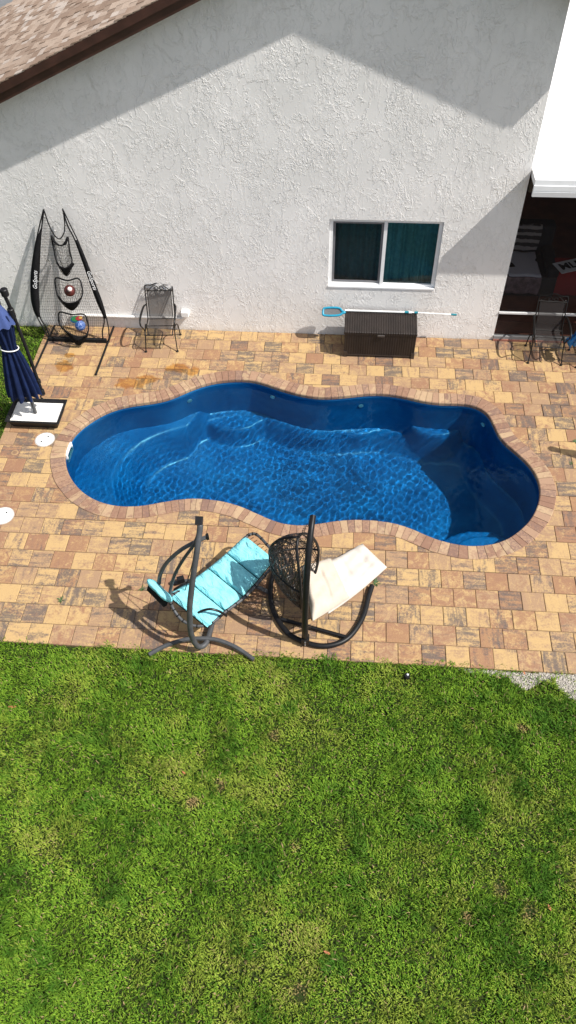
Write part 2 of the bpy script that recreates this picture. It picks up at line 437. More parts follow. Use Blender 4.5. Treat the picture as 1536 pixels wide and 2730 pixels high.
for (q, s_, c_) in zip(plist, sd, cs):
    if s_ > .23: continue
    zt = rng.uniform(-.0015, .0015)
    if s_ < -.24: built.append((q, c_, paver_mesh(*q, zt))); continue
    x0, x1, y0, y1 = q
    near = [i for i, p in enumerate(out_small) if x0-.35 < p[0] < x1+.35 and y0-.35 < p[1] < y1+.35]
    vs = [Vector((x0, y0)), Vector((x1, y0)), Vector((x1, y1)), Vector((x0, y1))]; es = [(0, 1), (1, 2), (2, 3), (3, 0)]
    idx = {}
    for i in near: idx[i] = len(vs); vs.append(Vector(out_small[i]))
    for i in near:
        j = (i+1) % len(out_small)
        if j in idx: es.append((idx[i], idx[j]))
    v, e, f, *_ = delaunay_2d_cdt(vs, es, [], 0, 1e-5)
    if not f: continue
    cen = np.array([np.mean([v[i] for i in t_], axis=0) for t_ in f])
    inr = (cen[:, 0] > x0) & (cen[:, 0] < x1) & (cen[:, 1] > y0) & (cen[:, 1] < y1)
    ok = inr & (sdist(cen, out_small) < 0)
    fs = [tuple(t_) for t_, o_ in zip(f, ok) if o_]
    if not fs: continue
    us = sorted({i for t_ in fs for i in t_}); mp = {u: n for n, u in enumerate(us)}
    built.append((q, c_, paver_mesh(x0, x1, y0, y1, zt, ([v[u] for u in us], [tuple(mp[i] for i in t_) for t_ in fs]))))
def in_view(c):
    q = CR.T @ (np.array([c[0], c[1], 0])-CC); u = 768+FPX*q[0]/q[2]; v = 1365-FPX*q[1]/q[2]
    return -30 < u < 1566, q[2]
def rank(b):
    vis, d = in_view(b[1]); return (0 if vis else 1, d)
built.sort(key=rank)
rest = MB(); rest_r = []
for n_, (q, c_, mb) in enumerate(built):
    r_ = paver_rnd()
    if n_ < 300:
        o = mesh_obj("paver", mb, M_PAVER, patio, recalc=False); set_rnd(o.data, [r_]*len(o.data.polygons))
    else:
        rest_r += [r_]*len(mb.f); rest.add(mb.v, mb.f)
o = mesh_obj("paver_field", rest, M_PAVER, patio, recalc=False); set_rnd(o.data, rest_r); o["kind"] = "stuff"

# ================================================================ SWIMMING POOL
pool = empty("swimming_pool", (-.7, -3, 0), "freeform dark blue fibreglass swimming pool with brick coping", "pool")
cop = mesh_obj("coping", MB(), M_MORTAR, pool)
NP = len(POOL)
mb = MB()
mb.add([(*p, .004) for p in POOL+NRM*.012] + [(*p, .004) for p in OUT-NRM*.004] + [(*p, -.06) for p in POOL+NRM*.012] + [(*p, -.05) for p in OUT-NRM*.004],
       [(i, (i+1) % NP, NP+(i+1) % NP, NP+i) for i in range(NP)] + [(i, (i+1) % NP, 2*NP+(i+1) % NP, 2*NP+i) for i in range(NP)] + [(NP+i, NP+(i+1) % NP, 3*NP+(i+1) % NP, 3*NP+i) for i in range(NP)])
me = bpy.data.meshes.new("coping"); me.from_pydata((np.array(mb.v)-LOC[cop]).tolist(), [], mb.f); me.materials.append(M_MORTAR); cop.data = me
s_tot = NP; u = 0.; NB = int(PERIM/.108)
cuts = np.cumsum([rng.uniform(.82, 1.2) for _ in range(NB)]); cuts = np.r_[0, cuts]/cuts[-1]*NP
def pin(arr, s):
    i = int(math.floor(s)) % NP; f = s-math.floor(s); return arr[i]*(1-f)+arr[(i+1) % NP]*f
for k in range(NB):
    a, b = cuts[k], cuts[k+1]; g = .03/PERIM*NP*.1
    ss_ = np.linspace(a+g, b-g, 3); zt = .014+rng.uniform(-.002, .002); oo = rng.uniform(-.004, .004)
    prof = [(-.004, -.055), (-.006, zt-.022), (-.001, zt-.008), (.010, zt), (COPW-.006+oo, zt), (COPW+oo, zt-.006), (COPW+oo, -.045)]
    vs = []
    for s_ in ss_:
        p, n_ = pin(POOL, s_), pin(NRM, s_)
        vs += [(*(p+n_*d), z) for d, z in prof]
    m_ = len(prof); fs = [(i*m_+j, i*m_+j+1, (i+1)*m_+j+1, (i+1)*m_+j) for i in range(2) for j in range(m_-1)]
    fs += [tuple(range(m_)), tuple(range(2*m_, 3*m_))]
    o = mesh_obj("brick", MB().add(vs, fs), M_BRICK, cop, recalc=True); set_rnd(o.data, [paver_rnd()]*len(o.data.polygons))
# shell: side wall on the outline, floor with moulded steps and seats
def floor_z(P):
    d = sdist(P, POOL)
    z = np.full(len(P), -1.18) - .14*np.clip((P[:, 0]+1)/3.5, -1, 1)
    def sm(a, b, v): t = np.clip((v-a)/(b-a), 0, 1); return t*t*(3-2*t)
    z = z + .35*(1-sm(.02, .34, d))
    def shelf(mask_edge, depth, sf=.05):      # mask_edge > 0 inside the shelf
        nonlocal z
        w = sm(-sf, sf, mask_edge); z = np.maximum(z, z*(1-w)+depth*w)
    X, Y = P[:, 0], P[:, 1]
    def far(c, r): return r-np.hypot((X-c[0]), (Y-c[1]))
    # left tanning ledge and the step below it
    c = G(560, 1215)[:2]
    e = np.hypot((X-c[0])/1.0, (Y-c[1])/.8)
    left = X < c[0]+.2
    shelf(e-1.45-3*np.clip(X-(c[0]-.6), 0, 9), -.62, .26)
    # rounded corner steps by the near right end
    c = G(1312, 1478)[:2]; shelf(far(c, .92), -.62, .03); shelf(far(c, .60), -.30, .03)
    c = G(1175, 1035)[:2]; shelf(far(c, .6), -.66, .07)
    c = G(620, 1005)[:2]; shelf(far(c, .62), -.85, .09)
    c = G(960, 1020)[:2]; shelf(far(c, .5), -.9, .08)
    return z*1.3
bx0, by0 = POOL.min(0)-.06; bx1, by1 = POOL.max(0)+.06
gx = np.arange(bx0, bx1, .032); gy = np.arange(by0, by1, .032)
XX, YY = np.meshgrid(gx, gy); P = np.stack([XX.ravel(), YY.ravel()], 1)
dd = sdist(P[:, :], POOL[::2]); Z = floor_z(P)
nx = len(gx); keep = dd > -.05
mb = MB(); ids = -np.ones(len(P), int); ids[keep] = np.arange(keep.sum())
mb.v = [(float(a), float(b), float(c)) for a, b, c in np.c_[P[keep], Z[keep]]]
for j in range(len(gy)-1):
    for i in range(nx-1):
        q = [j*nx+i, j*nx+i+1, (j+1)*nx+i+1, (j+1)*nx+i]
        if all(keep[k] for k in q): mb.f.append(tuple(int(ids[k]) for k in q))
n0 = len(mb.v); zs = [.0, -.05, -.11, -.3, -.6, -1.2, -2.0]
for li, z in enumerate(zs):
    mb.v += [(*(p+n_*(.004-.03*max(0, -z-.1))), z) for p, n_ in zip(POOL, NRM)]
for li in range(len(zs)-1):
    mb.f += [(n0+li*NP+i, n0+li*NP+(i+1) % NP, n0+(li+1)*NP+(i+1) % NP, n0+(li+1)*NP+i) for i in range(NP)]
shell = mesh_obj("shell", mb, M_SHELL, pool, smooth=True, recalc=False)
# fittings on the pool wall
M_WHITEP = plain("white_plastic", (.78, .78, .76), .4, 0, .05)
def wall_fit(px, z, r=.045):
    g = G(px[0], px[1], z)[:2]; i = int(np.argmin(np.hypot(*(POOL-g).T)))
    n_ = NRM[i]; p = np.array([*(POOL[i]-n_*.012), z]); t_ = np.array([-n_[1], n_[0], 0]); nn = np.array([n_[0], n_[1], 0])
    m = MB(); k = 16
    for rr, dp in ((r, .012), (r, -.012), (r*.62, -.016), (r*.45, -.006)):
        m.v += [tuple(p+nn*dp+rr*(t_*math.cos(6.2832*j/k)+np.array([0, 0, 1])*math.sin(6.2832*j/k))) for j in range(k)]
    for a in range(3): m.f += [(a*k+j, a*k+(j+1) % k, (a+1)*k+(j+1) % k, (a+1)*k+j) for j in range(k)]
    m.f.append(tuple(range(3*k, 4*k)))
    return m
for pxy, z in (((507, 1076), -.32), ((732, 1060), -.32), ((963, 1092), -.35), ((1294, 1135), -.35)):
    mesh_obj("return_fitting", wall_fit(pxy, z), M_WHITEP, pool, smooth='auto')
# skimmer mouth on the left wall
i = int(np.argmin(np.hypot(*(POOL-G(183, 1195)[:2]).T))); p = POOL[i]; n_ = NRM[i]; t_ = np.array([-n_[1], n_[0]])
m = MB()
def sk(u, z, d): return (*(p+t_*u-n_*d), z)
for zc_ in (-.03, -.2): m.obox(sk(0, zc_, .02), (*t_, 0), (*n_, 0), (0, 0, 1), (.155, .018, .018))
for a in (-.137, .137): m.obox(sk(a, -.115, .02), (*t_, 0), (*n_, 0), (0, 0, 1), (.018, .018, .067))
skm = mesh_obj("skimmer_mouth", m, M_WHITEP, pool)
mesh_obj("weir_flap", MB().obox(sk(0, -.115, .006), (*t_, 0), (*n_, 0), (0, 0, 1), (.118, .003, .066)), plain("pale_grey_plastic", (.42, .44, .45), .5), skm)
# underwater light on the far wall
# water body
M_WATER = m_water()
def wave(P):
    h = np.zeros(len(P)); r_ = np.random.default_rng(5)
    mx_ = np.clip((P[:, 0]+2.6)/1.6, 0, 1)                 # chop in the middle, long ripples over the left ledge
    for k in range(34):
        lam = .05*(.17/.05)**r_.random(); th = r_.uniform(0, 6.283); ph = r_.uniform(0, 6.283); kk = 6.283/lam
        h += (.30/kk**2)*np.sin(kk*(P[:, 0]*math.cos(th)+P[:, 1]*math.sin(th))+ph+1.1*np.sin(P[:, 0]*1.3+P[:, 1]*.9+k))*(.7+.3*mx_)
    c = G(560, 1215)[:2]; e = np.hypot(P[:, 0]-c[0], (P[:, 1]-c[1])*1.15)
    h += (1-mx_)*.00034*vn3(P)*np.sin(6.283/.11*e+2.2*np.sin(2.1*P[:, 0]+1.7*P[:, 1])+1.3*np.sin(3*P[:, 1])+.7*np.sin(7*P[:, 0]))
    calm = np.clip(.42+.8*vn2(P), .4, 1.15)*(.75+.5*vn3(P))
    return h*calm
def vn3(P): return .5+.5*np.sin(P[:, 0]*4.1+2*np.sin(P[:, 1]*3.))*np.sin(P[:, 1]*5.3+1.5*P[:, 0])
def vn2(P): return .5+.5*np.sin(P[:, 0]*1.1+1.)*np.sin(P[:, 1]*1.7+.5*P[:, 0])
wgx = np.arange(bx0, bx1, .010); wgy = np.arange(by0, by1, .010)
XX, YY = np.meshgrid(wgx, wgy); P = np.stack([XX.ravel(), YY.ravel()], 1); dd = sdist(P, POOL[::2]); keep = dd > -.04
ids = -np.ones(len(P), int); ids[keep] = np.arange(keep.sum()); NK = int(keep.sum()); nx = len(wgx)
zw = -.1+wave(P[keep])
J, I = np.meshgrid(np.arange(len(wgy)-1), np.arange(nx-1), indexing='ij'); q0 = (J*nx+I).ravel()
qq = np.stack([q0, q0+1, q0+nx+1, q0+nx], 1); qq = ids[qq[keep[qq].all(1)]]
mb = MB(); mb.v = np.c_[P[keep], zw].tolist(); mb.f = [tuple(f) for f in qq.tolist()]
water = setp(mesh_obj("pool_water", mb, M_WATER, recalc=False), "clear blue water filling the freeform pool", kind="structure")
water.data.shade_smooth()
water.cycles.is_caustics_caster = True; shell.cycles.is_caustics_receiver = True; sl.cycles.is_caustics_light = True

# ================================================================ HOUSE
house = empty("house", (-2.4, 2.4, 0), "off-white stucco house gable with brown trimmed shingle roof", "house")
AX, AZ, ML, MR, RY0, RY1 = .33, 6.80, .437, .40, -.36, 4.95
def rtop(x): return AZ + ML*(x-AX) if x < AX else AZ - MR*(x-AX)
def wtop(x): return rtop(x)-.2
X0, X1 = -8.6, 2.735
WA, WB, WZ0, WZ1 = -.29, 1.553, 1.012, 2.297
mb = MB(); xs = [X0, WA, AX, WB, X1]
for a, b in zip(xs, xs[1:]):
    if WA <= a < WB:
        mb.add([(a, 0, -.1), (b, 0, -.1), (b, 0, WZ0), (a, 0, WZ0)], [(0, 1, 2, 3)])
        mb.add([(a, 0, WZ1), (b, 0, WZ1), (b, 0, wtop(b)), (a, 0, wtop(a))], [(0, 1, 2, 3)])
    else: mb.add([(a, 0, -.1), (b, 0, -.1), (b, 0, wtop(b)), (a, 0, wtop(a))], [(0, 1, 2, 3)])
mb.add([(X1, 0, -.1), (X1, 4.9, -.1), (X1, 4.9, wtop(X1)), (X1, 0, wtop(X1))], [(0, 1, 2, 3)])
mb.add([(X0, 0, -.1), (X0, 4.9, -.1), (X0, 4.9, wtop(X0)), (X0, 0, wtop(X0))], [(3, 2, 1, 0)])
mb.add([(X0, 4.9, -.1), (X1, 4.9, -.1), (X1, 4.9, wtop(X1)), (AX, 4.9, wtop(AX)), (X0, 4.9, wtop(X0))], [(0, 1, 2, 3, 4)])
mesh_obj("wall", mb, M_WALL, house, recalc=False)
# roof deck + shingles
EL, ER = -8.95, 3.44
deck = MB()
th = .055
for xa, xb in ((EL, AX), (AX, ER)):
    za, zb = rtop(xa)-.016, rtop(xb)-.016
    deck.add([(xa, RY0+.02, za), (xb, RY0+.02, zb), (xb, RY1, zb), (xa, RY1, za), (xa, RY0+.02, za-th), (xb, RY0+.02, zb-th), (xb, RY1, zb-th), (xa, RY1, za-th)],
             [(0, 1, 2, 3), (7, 6, 5, 4), (0, 4, 5, 1), (3, 2, 6, 7), (0, 3, 7, 4), (1, 5, 6, 2)])
roof = mesh_obj("roof", deck, plain("roof_underlay", (.11, .08, .065), .95, 0, .3, 20), house)
ang = math.atan(ML); sx, sz = math.cos(ang), math.sin(ang)
def shingle_mb(side, c0, c1, ya, yb, lift):
    # thin overlapping tab: top edge tucks under the next course
    def pt(s, y, h):
        if side < 0: x = AX - s*sx; return (x-sz*h*0, y, AZ-s*sz+h)
        a2 = math.atan(MR); return (AX+s*math.cos(a2), y, AZ-s*math.sin(a2)+h)
    h0, h1 = -.012, .004+lift
    vs = [pt(c0, ya, h0+.006), pt(c0, yb, h0+.006), pt(c1, yb, h1), pt(c1, ya, h1), pt(c0, ya, h0-.004), pt(c0, yb, h0-.004), pt(c1, yb, h1-.014-lift*.5), pt(c1, ya, h1-.014-lift*.5)]
    return MB().add(vs, [(0, 1, 2, 3), (3, 2, 6, 7), (1, 5, 6, 2), (0, 3, 7, 4), (4, 7, 6, 5)])
tabs = []
smax = (AX-EL)/sx
nco = int(smax/.142)+1
for k in range(nco):
    c0, c1 = k*.142-.03, (k+1)*.142+.01
    y = RY0+.005
    while y < RY1:
        w = rng.choice((.11, .15, .18, .22, .27)); y1 = min(y+w, RY1)
        if y1-y > .02: tabs.append((-1, c0, c1, y+.005, y1-.005, rng.choice((0, .004, .01, .016)), AX-(c0+.09)*sx))
        y = y1
def shing_view(t_):
    p = np.array([t_[6], (t_[3]+t_[4])/2, rtop(t_[6])]); q = CR.T @ (p-CC); u, v = 768+FPX*q[0]/q[2], 1365-FPX*q[1]/q[2]
    return (u > -20 and v > -15), q[2]
tabs.sort(key=lambda t_: (0 if shing_view(t_)[0] else 1, shing_view(t_)[1]))
rest = MB(); rr_ = []
for n_, t_ in enumerate(tabs):
    m = shingle_mb(*t_[:6]); r_ = paver_rnd()
    if n_ < 300:
        o = mesh_obj("shingle", m, M_SHINGLE, roof, recalc=False); set_rnd(o.data, [r_]*len(o.data.polygons))
    else: rr_ += [r_]*len(m.f); rest.add(m.v, m.f)
for k in range(int((ER-AX)/math.cos(math.atan(MR))/.142)+1):
    y = RY0
    while y < RY1:
        y1 = min(y+rng.choice((.15, .22, .3)), RY1); m = shingle_mb(1, k*.142-.03, (k+1)*.142+.01, y+.004, y1-.004, rng.choice((0, .008)))
        rr_ += [paver_rnd()]*len(m.f); rest.add(m.v, m.f); y = y1
o = mesh_obj("shingle_field", rest, M_SHINGLE, roof, recalc=False); set_rnd(o.data, rr_); o["kind"] = "stuff"
def rake(x_a, x_b, y0, y1, zt, zb):
    a, b = rtop(x_a), rtop(x_b)
    return MB().add([(x_a, y0, a+zb), (x_b, y0, b+zb), (x_b, y1, b+zb), (x_a, y1, a+zb), (x_a, y0, a+zt), (x_b, y0, b+zt), (x_b, y1, b+zt), (x_a, y1, a+zt)],
        [(0, 3, 2, 1), (4, 5, 6, 7), (0, 1, 5, 4), (1, 2, 6, 5), (2, 3, 7, 6), (3, 0, 4, 7)])
for xa, xb in ((EL, AX), (AX, ER)):
    mesh_obj("fascia_board", rake(xa, xb, -.352, -.322, -.018, -.135), M_FASCIA, house)
    mesh_obj("fascia_board", rake(xa, xb, -.321, -.296, -.08, -.262), M_FASCIA, house)
    mesh_obj("soffit", rake(xa, xb, -.295, .02, -.19, -.205), M_FASCIA, house)
zb = rtop(ER); mesh_obj("eave_fascia", MB().box(ER-.03, ER+.003, -.29, RY1, zb-.26, zb-.02), M_FASCIA, house)
# window
win = mesh_obj("window", MB(), M_FRAME, house)
def wpart(name, m, mat, par, **k): return mesh_obj(name, m, mat, par, recalc=True, **k)
m = MB(); D = .085
for a in ((WA, WZ0, WB, WZ0), (WA, WZ1, WB, WZ1)): m.add([(a[0], 0, a[1]), (a[2], 0, a[3]), (a[2], D+.03, a[3]), (a[0], D+.03, a[1])], [(0, 1, 2, 3)])
for x in (WA, WB): m.add([(x, 0, WZ0), (x, D+.03, WZ0), (x, D+.03, WZ1), (x, 0, WZ1)], [(0, 1, 2, 3)])
me = bpy.data.meshes.new("window"); me.from_pydata((np.array(m.v)-LOC[win]).tolist(), [], m.f); me.materials.append(M_REVEAL); win.data = me
fw = .062
m = MB().box(WA+.002, WB-.002, D-.035, D+.03, WZ0+.002, WZ0+fw); m.box(WA+.002, WB-.002, D-.035, D+.03, WZ1-fw, WZ1-.002)
m.box(WA+.002, WA+fw, D-.034, D+.03, WZ0+fw, WZ1-fw); m.box(WB-fw, WB-.002, D-.034, D+.03, WZ0+fw, WZ1-fw)
wpart("frame", m, M_FRAME, win)
MX = (WA+WB)/2+.0
wpart("mullion", MB().box(MX-.028, MX+.028, D-.042, D+.028, WZ0+fw, WZ1-fw), M_FRAME, win)
wpart("sill", MB().box(WA+.003, WB-.003, -.012, D-.036, WZ0+.004, WZ0+.03), M_FRAME, win)
a, b, c, d = WA+fw+.004, MX-.03, WZ0+fw+.004, WZ1-fw-.004
m = MB().box(a, b, D-.012, D+.012, c, c+.04); m.box(a, b, D-.012, D+.012, d-.04, d); m.box(a, a+.036, D-.013, D+.012, c+.04, d-.04); m.box(b-.036, b, D-.013, D+.012, c+.04, d-.04)
wpart("sash", m, M_SASH, win)
wpart("pane", MB().box(a+.036, b-.036, D-.002, D+.002, c+.04, d-.04), M_GLASS, win)
wpart("insect_screen", MB().add([(a+.036, D-.008, c+.04), (b-.036, D-.008, c+.04), (b-.036, D-.008, d-.04), (a+.036, D-.008, d-.04)], [(0, 1, 2, 3)]), seethrough("window_screen", (.012, .012, .012), .38), win)
wpart("pane", MB().box(MX+.03, WB-fw-.002, D+.008, D+.012, WZ0+fw, WZ1-fw), M_GLASS, win)
def curt(u, v):
    x = WA+.02+u*(WB-WA-.04)
    return (x, D+.16+.04*math.sin(u*48+2*math.sin(u*9))+.012*math.sin(u*131), WZ0-.05+v*(WZ1-WZ0+.1))
wpart("curtain", MB().grid(curt, 150, 2), M_CURTAIN, win, smooth=True)
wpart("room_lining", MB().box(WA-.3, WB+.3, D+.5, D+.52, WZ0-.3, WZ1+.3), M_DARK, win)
# conduit and box on the wall
cz = .275
mesh_obj("conduit", MB().tube([(-5.0, -.035, cz), (-2.93, -.035, cz), (-2.885, -.035, cz+.03), (-2.875, -.035, .4)], .028, 10), M_WALL, house, smooth='auto')
add_mod(mesh_obj("junction_box", MB().box(-2.935, -2.80, -.1, .01, .345, .445), M_REVEAL, house), .006)

# ================================================================ SCREENED PORCH
porch = empty("screened_porch", (4.6, 1.5, 0), "dark screened porch under a flat white insulated roof", "porch")
PXL, PXR, PYB = 2.75, 6.6, 6.2
M_WROOF = plain("white_roof_panel", (.8, .8, .79), .5, 0, .03, 2)
ZR = 3.19
pr = mesh_obj("roof", MB().box(PXL+.004, PXR, -.30, 8.2, ZR-.1, ZR), M_WROOF, porch)
for k in range(1, 7):
    y = -.3+k*1.2
    mesh_obj("panel_seam", MB().box(PXL+.01, PXR, y-.006, y+.006, ZR-.001, ZR+.004), M_WROOF, pr)
m = MB().add([(x, y, z) for x in (PXL+.002, PXR) for y, z in ((-.30, ZR+.012), (-.33, ZR+.012), (-.335, ZR-.06), (-.33, ZR-.065), (-.35, ZR-.07), (-.352, ZR-.15), (-.342, ZR-.155), (-.352, ZR-.165), (-.345, ZR-.245), (-.30, ZR-.245))],
    [tuple(range(10)), tuple(range(19, 9, -1))] + [(i, (i+1) % 10, 10+(i+1) % 10, 10+i) for i in range(10)])
mesh_obj("gutter", m, plain("white_gutter", (.72, .73, .74), .45, 0, .04, 3), porch)
M_ALU = plain("white_aluminium", (.72, .72, .72), .4, 0, .05)
mesh_obj("header_beam", MB().box(PXL+.01, PXR, -.02, .05, 2.84, ZR-.101), plain("dark_bronze", (.03, .022, .018), .5), porch)
mesh_obj("rail", MB().box(PXL-.01, PXR, -.015, .02, .572, .608), M_ALU, porch)
mesh_obj("sill_track", MB().box(PXL-.012, PXR, -.035, .035, .04, .1), plain("grey_track", (.22, .22, .22), .5), porch)
mesh_obj("threshold", MB().box(PXL-.012, PXR, -.045, .05, -.02, .04), plain("red_brick_edge", (.33, .13, .09), .9, 0, .3, 12), porch)
mesh_obj("screen", MB().add([(PXL, .002, .1), (PXR, .002, .1), (PXR, .002, 2.84), (PXL, .002, 2.84)], [(0, 1, 2, 3)]), seethrough("porch_screen", (.010, .008, .008), .42), porch)
mesh_obj("floor", MB().box(PXL+.02, PXR, .05, PYB, -.08, .02), plain("dark_red_tile", (.13, .045, .026), .5, 0, .3, 3), porch)
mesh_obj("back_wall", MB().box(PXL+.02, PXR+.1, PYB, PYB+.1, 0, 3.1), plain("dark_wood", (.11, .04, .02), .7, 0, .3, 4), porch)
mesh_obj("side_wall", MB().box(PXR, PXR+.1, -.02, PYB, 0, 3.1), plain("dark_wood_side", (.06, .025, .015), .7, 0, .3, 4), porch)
mesh_obj("kick_panel", MB().box(PXL+.02, PXR-.02, .06, .075, .11, .36), plain("brown_kick_panel", (.06, .02, .013), .6, 0, .3, 5), porch)
# things on the porch
ac = empty("armchair", (3.45, 1.9, .02), "dark armchair with a black and white throw behind the porch screen", "armchair")
M_DK = plain("black_upholstery", (.02, .02, .022), .8, 0, .3, 12)
add_mod(mesh_obj("seat", MB().box(2.98, 3.98, 1.3, 2.15, .02, .44), M_DK, ac), .05, 3)
add_mod(mesh_obj("backrest", MB().box(3.0, 3.96, 2.15, 2.45, .02, 1.0), M_DK, ac), .06, 3)
add_mod(mesh_obj("armrest", MB().box(3.76, 3.98, 1.28, 2.2, .44, .62), M_DK, ac), .05, 3)
def m_throw():
    t = NT("printed_throw"); p = t.pos()
    v = t.voro(t.vmath('ADD', p, t.vmath('SCALE', t.noise(p, 3., 2, .5, 0, True), .25)), 3.4)
    k = t.ss(v, .4, .34)
    return t.done(t.mix(k, (.5, .49, .54), (.01, .01, .012)), .9, 0, .1)
def throw(u, v):
    x = 3.0+.66*u
    if v < .3: y, z = 1.27, .12+.35*v/.3
    elif v < .62: y, z = 1.27+.86*(v-.3)/.32, .47
    else: y, z = 2.13-.02, .47+.58*(v-.62)/.38
    return (x+.02*math.sin(9*v), y-.01*math.sin(14*u), z+.012*math.sin(11*u+5*v))
def m_stripe():
    t = NT("striped_pillow_cloth"); p = t.pos(); sep = t.new("SeparateXYZ"); t.l.new(p, sep.inputs[0])
    w = t.math('SINE', t.math('ADD', t.math('MULTIPLY', sep.outputs[2], 42.), t.math('MULTIPLY', t.noise(p, 4., 2), 5.)))
    return t.done(t.mix(t.ss(w, -.2, .3), (.05, .045, .045), (.3, .27, .26)), .9, 0, .1)
def seg_(v0, v1): return MB().grid(lambda u, v: throw(u, v0+(v1-v0)*v), 14, 12)
add_mod(mesh_obj("pillow", seg_(.64, 1.), m_stripe(), ac, smooth=True, recalc=False), solid=.06)
add_mod(mesh_obj("printed_cushion", seg_(.31, .62), m_throw(), ac, smooth=True, recalc=False), solid=.04)
add_mod(mesh_obj("blanket", seg_(.0, .30), plain("dusky_pink_blanket", (.2, .14, .15), .95, 0, .5, 7), ac, smooth=True, recalc=False), solid=.03)
bg = empty("tote_bag", (4.15, 1.55, .02), "red bag with a white panel of bold black letters behind the porch screen", "bag")
add_mod(mesh_obj("body", MB().box(3.86, 4.6, 1.35, 1.75, .02, .62), plain("red_canvas", (.3, .02, .02), .85), bg), .05, 3)
mesh_obj("panel", MB().obox((4.2, 1.45, .632), (.92, .38, 0), (-.38, .92, 0), (0, 0, 1), (.3, .17, .006)), plain("white_cloth_panel", (.6, .6, .62), .9), bg)

def text_mesh(s, size, bold=.0, shear=0.):
    cu = bpy.data.curves.new("letters", 'FONT'); cu.body = s; cu.size = size; cu.align_x = 'CENTER'; cu.align_y = 'CENTER'
    cu.offset = bold; cu.shear = shear; cu.extrude = 0; cu.resolution_u = 3
    ob = bpy.data.objects.new("letters", cu); col.objects.link(ob)
    dg = bpy.context.evaluated_depsgraph_get(); me = bpy.data.meshes.new_from_object(ob.evaluated_get(dg))
    V = np.array([v.co[:] for v in me.vertices]).reshape(-1, 3); F = [tuple(p.vertices) for p in me.polygons]
    bpy.data.objects.remove(ob); bpy.data.curves.remove(cu); bpy.data.meshes.remove(me)
    return V, F
V, F = text_mesh("MLB", .26, .008)
m = MB().add([np.array((4.2, 1.45, .641))+v[0]*np.array((.92, .38, 0))+v[1]*np.array((-.38, .92, 0)) for v in V], F)
mesh_obj("lettering", m, M_LASH, bg, recalc=False)

# ================================================================ PATIO CHAIRS
def chair_parts(root):
    P = []
    def part(name, m, mat, sm='auto'): o = mesh_obj(name, m, mat, root, smooth=sm, local=True); P.append(o); return o
    hw = .245
    def bk(v): return (.02+.2*v, .40+.56*v)           # back profile (y, z)
    # back frame
    pts = [(-hw, *bk(-.02)), (-hw, *bk(.3)), (-hw, *bk(.9)), (-hw+.02, *bk(.985)), (-.13, *bk(.99)), (0, *bk(1.05)), (.13, *bk(.99)), (hw-.02, *bk(.985)), (hw, *bk(.9)), (hw, *bk(.3)), (hw, *bk(-.02))]
    bf = part("back_frame", MB().tube(spline(pts, 5), .0105, 6), M_CHAIR)
    m = MB().tube([(-hw, *bk(.82)), (hw, *bk(.82))], .009, 6)
    for s in (-1, 1):
        m.tube([(s*(hw-.035), *bk(.0)), (s*(hw-.035), *bk(.82))], .007, 5)
    part("back_rail", m, M_CHAIR)
    for s in (-1, 1):
        q = spline([(s*.2, .88), (s*.215, .865), (s*.205, .845), (s*.18, .845), (s*.14, .9), (s*.1, .955), (s*.06, .96), (s*.02, .93), (s*.012, .885), (s*.04, .85), (s*.075, .86), (s*.08, .9), (s*.055, .915)], 4)
        part("scroll", MB().tube([(x, *bk(v)) for x, _, v in [(a[0], 0, a[1]) for a in q]], .0075, 5), M_CHAIR)
    # sling
    prof = [bk(.81), bk(.5), bk(.2), (.02, .40), (-.05, .385), (-.25, .40), (-.42, .415), (-.455, .40), (-.465, .37)]
    prof = spline([(0, a, b) for a, b in prof], 4)
    part("sling", MB().grid(lambda u, v: (-(hw-.035)+2*(hw-.035)*u, prof[min(int(v*(len(prof)-1)+.5), len(prof)-1)][1], prof[min(int(v*(len(prof)-1)+.5), len(prof)-1)][2]), 4, len(prof)), M_SLING, True)
    m = MB()
    for s in (-1, 1): m.tube(spline([(s*hw, .02, .40), (s*hw, -.05, .385), (s*hw, -.25, .395), (s*hw, -.42, .41), (s*hw, -.465, .37)], 4), .0105, 6)
    for y, z in ((-.46, .375), (-.2, .385), (.0, .39)): m.tube([(-hw, y, z), (hw, y, z)], .009, 6)
    part("seat_frame", m, M_CHAIR)
    for s in (-1, 1):
        x = s*(hw+.04)
        part("armrest", MB().tube(spline([(s*hw, *bk(.42)), (x, .02, .64), (x+s*.012, -.15, .655), (x+s*.02, -.32, .65), (x+s*.016, -.42, .62), (x+s*.01, -.44, .56)], 5), [.012+.008*math.sin(math.pi*min(1, i/25)) for i in range(26)], 7), M_CHAIR)
        part("leg", MB().tube(spline([(x+s*.01, -.44, .57), (x-s*.01, -.34, .42), (x-s*.02, -.33, .32), (x-s*.01, -.39, .16), (x, -.45, .012)], 5), .0105, 6).lathe([(.022, 0), (.026, .008), (.018, .022)], (x, -.45, 0), 10), M_CHAIR)
        part("leg", MB().tube(spline([(x-s*.02, -.33, .32), (x-s*.02, -.26, .37), (x-s*.01, -.14, .37), (x, -.03, .26), (x+s*.01, .03, .012)], 5), .0105, 6).lathe([(.022, 0), (.026, .008), (.018, .022)], (x+s*.01, .03, 0), 10), M_CHAIR)
    return P
ch1 = empty("patio_chair", (-3.275, -.22, .002), "black iron patio chair with mesh sling against the stucco wall", "chair", "wrought iron patio chairs")
chair_parts(ch1); ch1.rotation_euler.z = R(4)
ch2 = copy_tree(ch1); ch2["label"] = "black iron patio chair standing in front of the screened porch, whole in view"
ch2.location = (3.6, -.2, .002); ch2.rotation_euler.z = R(-3)
ch3 = copy_tree(ch1); ch3["label"] = "black iron patio chair cut off by the right edge, blue sheet over it"
ch3.location = (4.36, -.24, .002); ch3.rotation_euler.z = R(5)
